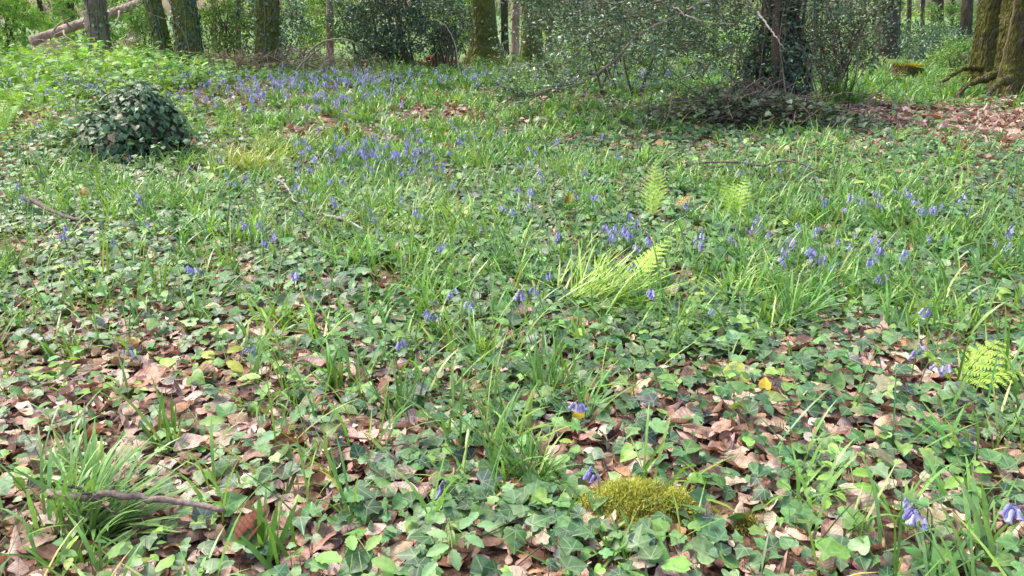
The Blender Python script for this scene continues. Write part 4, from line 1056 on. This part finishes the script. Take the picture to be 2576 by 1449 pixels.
tuft('small light green tuft surrounded by brown leaves at the left', 187, 905, 30, .16, .006, (.2, .34, .05))
tuft('narrow upright tuft among pale ivy at the lower left', 415, 1130, 18, .2, .010, (.14, .26, .05), lean=(.02, .5), curl=(0, .4))
tuft('short spiky tuft in fallen leaves, left of centre', 845, 985, 22, .18, .009, (.13, .25, .05), lean=(.05, .6), curl=(0, .4))
tuft('dark stiff tuft just left of the large pale-veined ivy leaf', 1000, 1065, 26, .22, .009, (.09, .19, .04), lean=(.05, .7), curl=(0, .5))
tuft('loose tuft of long leaning blades at the centre of the picture', 1370, 990, 34, .26, .008, (.13, .25, .06), lean=(.1, .8), curl=(0, .6))
tuft('tall green tuft in the right-hand ivy, below the swept grasses', 1990, 830, 55, .32, .008, (.13, .27, .06), az=10, azs=1.0)
tuft('thick clump of shining blades at the right, behind the drooping fern', 2260, 760, 80, .36, .008, (.15, .29, .08), az=200, azs=1.2, spread=.08)
tuft('upright tuft left of the violet cluster at the centre right', 1850, 665, 60, .3, .008, (.14, .29, .06), spread=.06)
tuft('bright upright tuft right of the pale grey stick', 895, 680, 90, .3, .008, (.17, .34, .05), spread=.09)
tuft('bright leaning tuft in the middle of the grassy patch', 1060, 690, 80, .3, .008, (.18, .34, .05), spread=.09)
tuft('large airy tuft of fine blades left of the yellow-green tuft', 1290, 700, 80, .32, .006, (.14, .28, .07), spread=.08, az=150, azs=1.2)
tuft('small coarse tuft sprouting at the bottom edge, right of centre', 1545, 1420, 16, .14, .010, (.12, .24, .04), lean=(.05, .8), curl=(0, .5))
tuft('tuft of broad shining strap leaves near the bottom right corner', 2470, 1395, 12, .22, .016, (.18, .33, .1), lean=(.2, 1.0), curl=(.1, .6))
tuft('broad green blades beside the curled brown leaf at the bottom', 700, 1425, 16, .2, .013, (.13, .27, .05), lean=(.05, .8), curl=(0, .5))
tuft('thin tuft at the bottom edge, left corner', 160, 1449, 20, .2, .010, (.13, .26, .05))
tuft('dark green tuft at the left edge above the bare litter', 12, 705, 60, .26, .008, (.12, .24, .04))
tuft('yellowish drooping grass clump left of the elbow-bent stick', 625, 440, 170, .38, .010, (.32, .36, .05), lean=(.4, 1.0), curl=(.4, 1.1), spread=.12)
tuft('fresh green clump in the shade right of the holly foot', 2110, 262, 160, .5, .014, (.15, .32, .05), spread=.15)

# ------------------------------------------------------------------ seedlings with toothed leaves
def serrated(L=1, w=.5, rows=9):
    V = []; Q = []
    for i in range(rows + 1):
        t = i / rows; ww = w * .5 * math.sin(math.pi * min(.985, t * .95 + .03)) ** .75
        for s in (-1, -.5, 0, .5, 1):
            tooth = (1 + (.16 if i % 2 else -.06)) if abs(s) == 1 else 1
            V.append((s * ww * tooth, t, .14 * abs(s) * ww * 2 - .18 * t * t + .01 * math.sin(i * 2.1) * abs(s)))
    for i in range(rows):
        for j in range(4):
            a = i * 5 + j; Q.append((a, a + 1, a + 6, a + 5))
    return np.array(V), np.array(Q), None
SER = serrated()
def seedling(label, u, v, leaves, h=.12, col=(.22, .40, .12), name='seedling', cat='seedling'):
    """leaves: (du, dv, size m, yaw deg, tilt) picture offsets from the foot, each carried on its own stalk"""
    b = G(u, v); o = empty(name, b, label, cat)
    st = MB(); tube(st, smooth_path([[0, 0, 0], [.004, .003, h * .5], [0, 0, h]], 8), np.linspace(.003, .002, 8), 5, (.18, .2, .08))
    for i, (du, dv, sz, yaw, tl) in enumerate(leaves):
        q = G(u + du, v + dv, h); q[2] += h * rng.uniform(.85, 1.1); q = q - b
        lean = np.array([0, -math.sin(tl), 0])
        M = frames(1, .12, yaw=np.array([R(yaw)]), lean=lean)
        mb = MB(); mb.inst(SER, q[None], M * sz, vary(col, 1, .08, .04)); mb.obj('leaf', M_SERR, o, smooth=True)
        tube(st, smooth_path([[0, 0, h * .9], q * .5 + [0, 0, h * .5], q], 6), .0013, 4, (.18, .24, .08))
    st.obj('stem', M_TWIG, o)
    return o
seedling('pale green bramble shoot with paired toothed leaflets at the bottom centre', 1130, 1385, [(55, -75, .05, 75, .3), (70, -62, .05, 10, .2), (28, -50, .06, 60, .2), (40, -30, .055, -25, .3), (-5, -38, .055, 165, .2), (0, -10, .06, 200, .3), (8, 0, .055, -70, .4), (-32, 20, .05, -130, .4)], h=.10, col=(.21, .38, .16))
seedling('bright green toothed sapling by the bottom edge, left of the bramble shoot', 900, 1420, [(-40, -10, .08, 160, .3), (20, -45, .06, 60, .2), (35, -10, .07, -20, .3), (-10, -30, .06, 110, .2), (-20, 18, .08, -110, .4), (12, 20, .08, -60, .4)], h=.10, col=(.20, .37, .09))
seedling('five-leaved lime sapling on the bare litter, right of the moss patch', 2125, 1215, [(-25, -30, .05, 115, .2), (20, -25, .075, 15, .2), (25, -5, .07, -20, .3), (-30, -10, .045, 180, .2), (-45, 30, .05, -110, .3), (-20, 20, .035, -60, .3)], h=.09, col=(.25, .45, .07))
seedling('three-leaved lime sapling near the right edge above the violet bells', 2440, 1205, [(-15, -10, .06, 200, .2), (15, -15, .06, 20, .2), (5, 5, .05, -80, .3), (12, -25, .04, 60, .2)], h=.09, col=(.25, .45, .08))
seedling('broad pale leaves of a young elder left of the lower centre', 690, 945, [(-35, 0, .09, 175, .2), (0, -12, .07, 80, .2), (30, 5, .08, 0, .25), (-10, 15, .07, -110, .3)], h=.08, col=(.28, .42, .13))
seedling('small lime seedling with arrow-shaped leaves at the left', 190, 668, [(-30, 0, .07, 180, .2), (5, -12, .08, 50, .2), (20, 0, .07, 0, .2), (-10, 5, .06, 230, .3)], h=.12, col=(.33, .52, .05))
seedling('yellowing crumpled leaf rosette left of the small violet bell', 560, 895, [(-20, 0, .08, 150, .3), (10, -8, .07, 40, .3), (10, 10, .08, -30, .4), (-25, 12, .06, 220, .4)], h=.07, col=(.42, .44, .07))
seedling('pale green leaf pair spread over ivy at the lower left', 480, 1070, [(-30, 10, .1, 200, .2), (20, -10, .09, 30, .2)], h=.07, col=(.23, .40, .13))
seedling('grey-green broad leaves beside the thin black stem, lower left', 735, 1065, [(0, -5, .09, 80, .2), (45, -5, .08, 0, .2), (-30, 20, .09, 210, .3)], h=.07, col=(.17, .33, .16))
seedling('lime green seedling in front of the ivy mound on its right side', 535, 435, [(-10, -10, .09, 130, .2), (10, -10, .09, 50, .2), (0, 5, .08, -90, .3)], h=.22, col=(.33, .46, .1))
seedling('yellow-green anemone-like plant over the grass at the upper right', 2205, 460, [(-25, 0, .09, 170, .2), (15, -8, .09, 30, .2), (10, 4, .08, -40, .3)], h=.16, col=(.3, .42, .07))
seedling('pair of round lime leaves under the tall stem, bottom right of centre', 1395, 1108, [(-16, -2, .04, 150, .2), (12, 0, .045, 10, .2)], h=.06, col=(.33, .48, .1))

# ------------------------------------------------------------------ standout fallen leaves
def star_leaf():
    V = [(0, 0, 0)]; n = 15
    for i in range(n * 2):
        a = -math.pi * .8 + i / (n * 2 - 1) * math.pi * 1.6
        lobe = .5 + .5 * abs(math.cos(a * 2.0)) ** 1.0
        r = .5 * lobe * (1.0 if i % 2 else .82)
        V.append((r * math.sin(a), .1 + r * math.cos(a), -.2 * r * r))
    T = [(0, i + 2, i + 1) for i in range(n * 2 - 1)]
    return np.array(V), None, np.array(T)[:, ::-1]
def big_leaf(label, u, v, size, col, yaw=0, tilt=.3, tm=None, name='fallen_leaf', cat='leaf', lift=.04, mat=None, lean=None):
    b = G(u, v); mb = MB()
    mb.inst(tm or DEAD[0], np.array([[0, 0, lift]]), frames(1, .05, yaw=np.array([R(yaw)]), lean=np.array([0, -tilt, 0]) if lean is None else np.array(lean)) * size, np.array([col]))
    o = mb.obj(name, mat or M_DEAD, smooth=True); o.location = b
    return tag(o, label, cat)
CURL = t_dead(21, 12, .8)
big_leaf('big curled pinkish brown leaf standing on edge at the bottom left of centre', 645, 1385, .15, (.50, .26, .19), 70, 1.0, CURL, lift=.06)
big_leaf('rust-coloured upright curled leaf above the dark brown stick on the left', 217, 512, .17, (.50, .24, .13), 110, 1.4, t_dead(5, 10, .6), lift=.08)
big_leaf('buff crumpled leaf beside the rust-coloured upright leaf', 185, 528, .14, (.62, .45, .34), 60, .9, t_dead(8, 10, .8), lift=.05)
big_leaf('orange-brown ribbed beech leaf standing upright at the lower right', 2217, 1120, .105, (.62, .40, .25), 70, 1.1, t_dead(33, 12, .4), lift=.06)
big_leaf('dark red curled leaf between the hooked grey shoot and upright fern', 1430, 535, .15, (.40, .17, .09), 80, 1.4, t_dead(12, 10, .6), lift=.08)
big_leaf('striped brown beech leaf in grass, right of the dark tuft shadow', 1030, 745, .10, (.42, .24, .15), 40, .8, t_dead(14, 12, .4))
big_leaf('pale buff leaf with a long fold near the right bottom, beside ivy', 2180, 1270, .14, (.72, .56, .48), 130, .6, t_dead(15, 12, .6))
big_leaf('light pinkish leaf lying flat right of the pale bottom-left tuft', 480, 1140, .11, (.66, .48, .38), 20, .5, t_dead(16, 12, .4))
big_leaf('wide flat salmon leaf in the bare patch, lower left', 385, 965, .13, (.58, .33, .24), 30, .5, t_dead(17, 12, .3))
big_leaf('mauve rounded leaf at the bottom edge, right of the striped buff leaf', 2185, 1440, .10, (.45, .24, .22), 10, .4, t_dead(18, 12, .3))
big_leaf('large cupped brown leaf below ivy near the bottom right', 2080, 1380, .12, (.5, .3, .22), 75, .5, t_dead(19, 12, .6))
big_leaf('pale cream toothed maple leaf in front of the ivy mound', 215, 405, .22, (.62, .62, .25), 90, 1.1, star_leaf(), lift=.17, mat=M_SERR)
big_leaf('second cream toothed leaf at the right foot of the ivy mound', 415, 388, .15, (.58, .58, .25), 80, .9, star_leaf(), lift=.12, mat=M_SERR)
YEL = (.62, .42, .03)
big_leaf('golden yellow ivy leaf standing in the lower centre', 1457, 1078, .045, YEL, 100, .9, IVY[0], lift=.04, mat=M_IVY)
big_leaf('golden yellow spotted leaf at the lower right, beside a lime ivy leaf', 1920, 998, .05, YEL, 80, .9, IVY[1], lift=.04, mat=M_IVY)
big_leaf('crumpled yellow leaf in dark ivy right of the spiky grass', 1830, 833, .06, (.6, .4, .05), 170, .6, IVY[2], lift=.04, mat=M_IVY)
big_leaf('yellow leaf on bare litter at the left, below the lime seedling', 377, 712, .085, (.66, .42, .12), 30, .7, IVY[2], lift=.03, mat=M_IVY)
big_leaf('yellow leaf beside the lime seedling at the left', 143, 652, .08, (.66, .46, .08), 60, .7, IVY[0], lift=.05, mat=M_IVY)
big_leaf('round yellow leaf beneath the violet bells left of the fern tip', 1772, 775, .05, (.6, .5, .05), 90, .8, IVY[0], lift=.05, mat=M_IVY)
big_leaf('mottled yellow-green ivy leaf on litter, lower right', 1865, 960, .10, (.38, .42, .08), 190, .4, IVY[2], lift=.05, mat=M_IVY)
for (lab, a, b_, s, cc, yw) in (
    ('large blue-green ivy leaf with pale veins beside the thin dark twig', 1040, 1030, .085, (.09, .19, .10), 200),
    ('largest green ivy leaf below the dark wood-rush tuft', 1345, 1290, .085, (.10, .22, .08), 30),
    ('pointed dark ivy leaf left of the dark wood-rush tuft', 1170, 1125, .07, (.05, .12, .07), 60),
    ('deeply lobed green ivy leaf above the bramble shoot', 985, 1225, .085, (.08, .18, .08), 200),
    ('slate-dark ivy leaf above the bramble shoot tip', 1215, 1255, .075, (.05, .09, .07), 20),
    ('broad bright ivy leaf right under the golden moss cushion', 1440, 1365, .09, (.12, .26, .08), 250),
    ('bright two-lobed ivy leaf low in the right foreground', 1665, 1385, .065, (.14, .28, .06), 150),
    ('large drooping mid-green ivy leaf near the bottom right', 1780, 1355, .09, (.09, .2, .08), 260),
    ('big notched pale green ivy leaf at the bottom right', 1995, 1330, .09, (.13, .28, .09), 280),
    ('bright ivy leaf in front of the cupped brown leaf', 2065, 1440, .085, (.15, .3, .06), 0),
    ('big dark ivy leaf half under the slate patch at the right', 2400, 1155, .09, (.055, .11, .075), 290)):
    big_leaf(lab, a, b_, s, cc, yw, .45, IVY[0], name='ivy_leaf', cat='ivy leaf', lift=.06, mat=M_IVY)

# ------------------------------------------------------------------ bluebells
BLUE = [(.37, .33, .64), (.44, .40, .70), (.28, .25, .50), (.50, .50, .72)]
def bell(mb, o, d, L, col, sides=6):
    """one nodding bell: o = mouth of stalk, d = direction it hangs to"""
    d = d / np.linalg.norm(d); a = np.cross(d, [.3, .8, .2]); a /= np.linalg.norm(a); b_ = np.cross(d, a)
    prof = [(0, .08), (.12, .26), (.6, .26), (.88, .36), (.95, .52)]
    th = np.linspace(0, 6.283, sides, endpoint=False)
    V = []
    for k, (t, r) in enumerate(prof):
        for j, h in enumerate(th):
            rr = r * L * (.62 if (k == 4 and j % 2) else 1); tt = t - (.04 if (k == 4 and j % 2) else 0)
            V.append(o + d * L * tt + (a * math.cos(h) + b_ * math.sin(h)) * rr * .62)
    n = sides; Q = [(k * n + j, k * n + (j + 1) % n, (k + 1) * n + (j + 1) % n, (k + 1) * n + j) for k in range(4) for j in range(n)]
    mb.add(V, Q, None, col)
def bluebell_parts(seed, H=.26, nb=7, side=0.0, L=.022):
    g = np.random.default_rng(seed)
    a = g.random() * 6.28 + side
    tip = np.array([math.cos(a) * .07, math.sin(a) * .07, H * .93])
    path = smooth_path([[0, 0, 0], [math.cos(a) * .008, math.sin(a) * .008, H * .55], [math.cos(a) * .025, math.sin(a) * .025, H * .92], tip], 14)
    st = MB(); tube(st, path, np.linspace(.0026, .0016, 14), 5, (.13, .2, .09))
    bells = []
    for k in range(nb):
        t = 1 - k * .045; q = path[int(round(t * 13))] if t < 1 else path[-1]
        q = path[-1] + (path[7] - path[-1]) * (k / nb) * .62
        aa = a + g.normal(0, 1.1); out = np.array([math.cos(aa), math.sin(aa), -.15])
        m = MB(); o = q + out * .012
        tube(m, [q, q + out * .008 + [0, 0, .003], o], .0009, 4, (.16, .14, .35))
        bell(m, o, np.array([math.cos(aa) * .45, math.sin(aa) * .45, -1.0]) + g.normal(0, .15, 3), L * g.uniform(.85, 1.2), np.array(BLUE[g.integers(0, 4)]) * g.uniform(.85, 1.15))
        bells.append(m)
    return st, bells
# shared meshes for the copies
VAR = []
for s in range(12):
    st, bl = bluebell_parts(100 + s, rng.uniform(.20, .30), rng.integers(5, 10), L=.026)
    hm = MB()
    for m in bl:
        hm.add(np.concatenate(m.V), np.concatenate(m.Q), np.concatenate(m.T) if m.T else None, np.concatenate(m.C))
    lf = MB(); nb_ = 5
    blades(lf, np.zeros((nb_, 3)), rng.random(nb_) * 6.28, rng.uniform(.2, .8, nb_), rng.uniform(.15, .26, nb_), rng.uniform(.006, .010, nb_), rng.uniform(.3, 1.2, nb_), vary((.12, .24, .06), nb_, .1), S=5)
    VAR.append((st.mesh('stem', M_BLADE), hm.mesh('flower_head', M_PETAL, True), lf.mesh('leaves', M_BLADE)))
cnt = [0]
def head_base(u, v, H=.23):
    return G(u, v, H)
def bluebell(u, v, label, group=None, sc=1.0, detail=False):
    i = cnt[0]; cnt[0] += 1
    sc = sc * .88; H = .225 * sc
    b = G(u, v, H)
    o = empty('bluebell', b, label, 'bluebell', group)
    o.rotation_euler = (0, 0, rng.random() * 6.28)
    if detail:
        st, bl = bluebell_parts(900 + i, .25 * sc, rng.integers(4, 8), L=.029)
        st.obj('stem', M_BLADE, o)
        for m in bl: m.obj('bell', M_PETAL, o, smooth=True)
        return o
    o.scale = (sc, sc, sc)
    for nm, me in zip(('stem', 'flower_head', 'leaves'), VAR[i % len(VAR)]):
        c = bpy.data.objects.new(nm, me); COL.objects.link(c); c.parent = o
    return o
# near ones, each with its own words
for (u_, v_, lab, s) in [
    (2345, 1268, 'close bluebell stem with long violet bells right of the buff folded leaf', .85),
    (2362, 1292, 'lower of the two closest bluebells, bells hanging over an ivy leaf', .85),
    (2482, 1240, 'small bluebell near the right edge, left of the one at the frame edge', .85),
    (2552, 1240, 'bluebell at the right edge of the frame beside a broad strap leaf', .85),
    (1511, 1214, 'single violet bell standing just behind the golden moss cushion', .5),
    (1115, 1250, 'deep violet bell above the bramble shoot', .4),
    (1472, 995, 'dark withered bluebell standing in ivy above the golden leaf', .5),
    (2303, 888, 'deep blue bluebell left of the drooping lime fern', .8),
    (2322, 908, 'bluebell with hanging buds just below the one beside the drooping fern', .7),
    (2376, 780, 'lone pale bluebell in the long grass above the drooping fern', .8),
    (2228, 702, 'lone bluebell lying over the shining blades at the right', .8),
    (1767, 765, 'drooping bluebell over the round yellow leaf', .7),
    (1675, 735, 'bluebell behind the small fern tip', .8),
    (1593, 675, 'bluebell just above the wide lime fern', .9),
    (1343, 688, 'pale violet bluebell leaning left of the yellow-green tuft', .9),
    (1312, 722, 'bluebell bending to the left below the pale leaning one', .8),
    (1360, 712, 'bluebell hanging just right of the pair by the yellow-green tuft', .8),
    (1215, 765, 'bluebell with open bells over ivy, left of the yellow-green tuft', .8),
    (1110, 790, 'drooping row of violet bells above ivy, left of the open bluebell', .8),
    (1100, 730, 'short bluebell in the grass above the drooping row of bells', .8),
    (992, 845, 'small purple bluebell in a gap of brown leaves', .6),
    (290, 890, 'pale bluebell cluster lying on brown leaves at the left', .5),
    (597, 886, 'tiny violet bell right of the yellowing rosette', .4),
    (737, 675, 'small violet bluebell in grass left of centre', .8),
    (513, 665, 'single violet bluebell between ivy and grass on the left', .8),
    (252, 606, 'bluebell leaning over ivy, above the yellow leaf at the left', .8)]:
    bluebell(u_, v_, lab, sc=s, detail=True)
MID = {
 'left': ('violet bluebell scattered in the ivy and lime leaves on the left', 'bluebells scattered on the left',
   [(78, 503), (140, 560), (160, 568), (360, 505), (390, 545), (575, 438), (600, 448), (610, 443), (628, 553), (655, 580), (690, 590), (672, 570), (5, 440), (18, 450), (475, 405), (97, 315), (305, 385), (560, 400)]),
 'centre': ('violet bluebell rising from the bright grass in the centre', 'bluebells in the central grass',
   [(745, 515), (725, 460), (750, 465), (765, 400), (775, 415), (820, 455), (880, 460), (955, 475), (930, 500), (860, 515), (910, 512), (1120, 465), (1100, 440), (1072, 520), (1083, 607), (975, 570), (945, 540), (1380, 595), (1000, 505), (1105, 405), (1130, 410), (1090, 400), (1010, 420), (1050, 430)]),
 'mid': ('pale violet bluebell in the dark ivy right of the central grass', 'bluebells in the ivy right of centre',
   [(1295, 405), (1290, 470), (1300, 512), (1315, 508), (1282, 500), (1340, 480), (1365, 440), (1378, 440), (1430, 465), (1465, 440), (1475, 472), (1490, 492), (1500, 480), (1480, 485), (1385, 350), (1575, 380), (1510, 555), (1526, 605), (1530, 575), (1750, 498)]),
 'clump': ('bluebell of the large violet clump under the upright fern', 'violet clump under the upright fern',
   [(1562, 556), (1575, 552), (1590, 556), (1600, 566), (1585, 575), (1570, 578), (1597, 580), (1558, 570), (1625, 600), (1655, 606)]),
 'right': ('violet bluebell in the swept grass on the right', 'bluebells in the grass on the right',
   [(1740, 595), (1752, 590), (1868, 590), (1870, 575), (1920, 560), (1925, 553), (1905, 567), (2030, 560), (2012, 588), (2018, 600), (2030, 615), (2028, 580), (2062, 640), (2070, 632), (2050, 645), (1975, 630), (2155, 568), (2165, 618), (2172, 630), (2180, 622), (2160, 635), (2235, 602), (2250, 605), (2240, 640), (2225, 610), (2370, 578), (2365, 585), (2510, 585), (2520, 590), (2515, 615), (2087, 655), (2100, 590), (2000, 640)]),
 'right row': ('bluebell of the loose row across the ivy at the upper right', 'loose row of bluebells at the upper right',
   [(2095, 500), (2130, 505), (2140, 495), (2155, 510), (2185, 490), (2200, 496), (2210, 487), (2205, 500), (2275, 475), (2265, 468), (2300, 480), (2345, 520), (2350, 508), (2335, 515), (2360, 525), (2400, 500), (2470, 455), (2560, 460), (2075, 515), (2230, 475), (1860, 405), (1862, 420), (1858, 432), (1980, 415), (2450, 520), (2290, 485)])}
for k, (lab, grp, pts) in MID.items():
    for (a, b_) in pts: bluebell(a, b_, lab, grp, sc=rng.uniform(.85, 1.1))
def rnd(cu, cv, su, sv, n, lab, grp, s=(.85, 1.15)):
    for _ in range(n): bluebell(cu + rng.normal(0, su), cv + rng.normal(0, sv), lab, grp, sc=rng.uniform(*s))
rnd(960, 372, 75, 22, 75, 'bluebell of the dense violet drift in the upper centre', 'dense violet drift')
rnd(800, 350, 60, 35, 14, 'bluebell at the thin left end of the dense violet drift', 'left end of the violet drift')
rnd(1200, 340, 110, 40, 22, 'bluebell fading into the ivy right of the dense violet drift', 'bluebells right of the violet drift')
rnd(850, 242, 60, 12, 18, 'bluebell of the bright patch under the arched mossy branch', 'bluebells under the arched branch')
# far drift as one mass
fd = MB(); fs = MB()
def far_bells(cu, cv, su, sv, n):
    for _ in range(n):
        u_ = cu + rng.normal(0, su); v_ = cv + rng.normal(0, sv)
        if v_ < 158: continue
        b = G(u_, v_, .25); H = rng.uniform(.24, .36); a = rng.random() * 6.28
        tube(fs, [b, b + [0, 0, H * .6], b + [.02 * math.cos(a), .02 * math.sin(a), H]], [.003, .0025, .002], 3, (.12, .2, .09))
        for k in range(6):
            q = b + [.03 * math.cos(a) + rng.normal(0, .018), .03 * math.sin(a) + rng.normal(0, .018), H - .013 * k]
            bell(fd, q, np.array([rng.normal(0, .5), rng.normal(0, .5), -1]), .034, np.array(BLUE[rng.integers(0, 4)]) * 1.05, sides=4)
far_bells(720, 225, 150, 24, 110); far_bells(560, 200, 110, 24, 50); far_bells(900, 195, 130, 16, 80); far_bells(180, 205, 130, 22, 60); far_bells(1400, 190, 260, 14, 70); far_bells(1650, 185, 60, 10, 25)
tag(fd.obj('bluebell_drift', M_PETAL), 'hazy violet mass of distant bluebells below the tree trunks', 'bluebells', kind='stuff')
tag(fs.obj('bluebell_drift_stems', M_BLADE), 'green stems of the distant bluebells', 'bluebell stems', kind='stuff')
# brown bracken / dock spikes behind the drift
for (a, b_) in ((1010, 285), (1050, 300), (1125, 300), (1145, 295), (1100, 270), (1190, 325), (1210, 330), (870, 365), (2420, 395), (2370, 385), (2520, 400)):
    b = G(a, b_); o = empty('dead_flower_spike', b, 'rusty brown dead flower spike standing among the bluebells and ivy', 'dead plant', 'rusty dead spikes in the undergrowth')
    mb = MB(); tube(mb, smooth_path([[0, 0, 0], [.01, 0, .1], [.02, 0, .22]], 6), .003, 4, (.2, .1, .06)); mb.obj('stem', M_TWIG, o)
    mb = MB(); n = 14; q = np.stack([rng.normal(.015, .02, n), rng.normal(0, .02, n), rng.uniform(.08, .22, n)], 1)
    put_leaves(mb, DEAD[:4], q, rand_frames(n), rng.uniform(.03, .06, n), vary((.34, .14, .08), n, .25)); mb.obj('dead_leaves', M_DEAD, o)
print('bluebells', cnt[0], 'objects', len(bpy.data.objects))
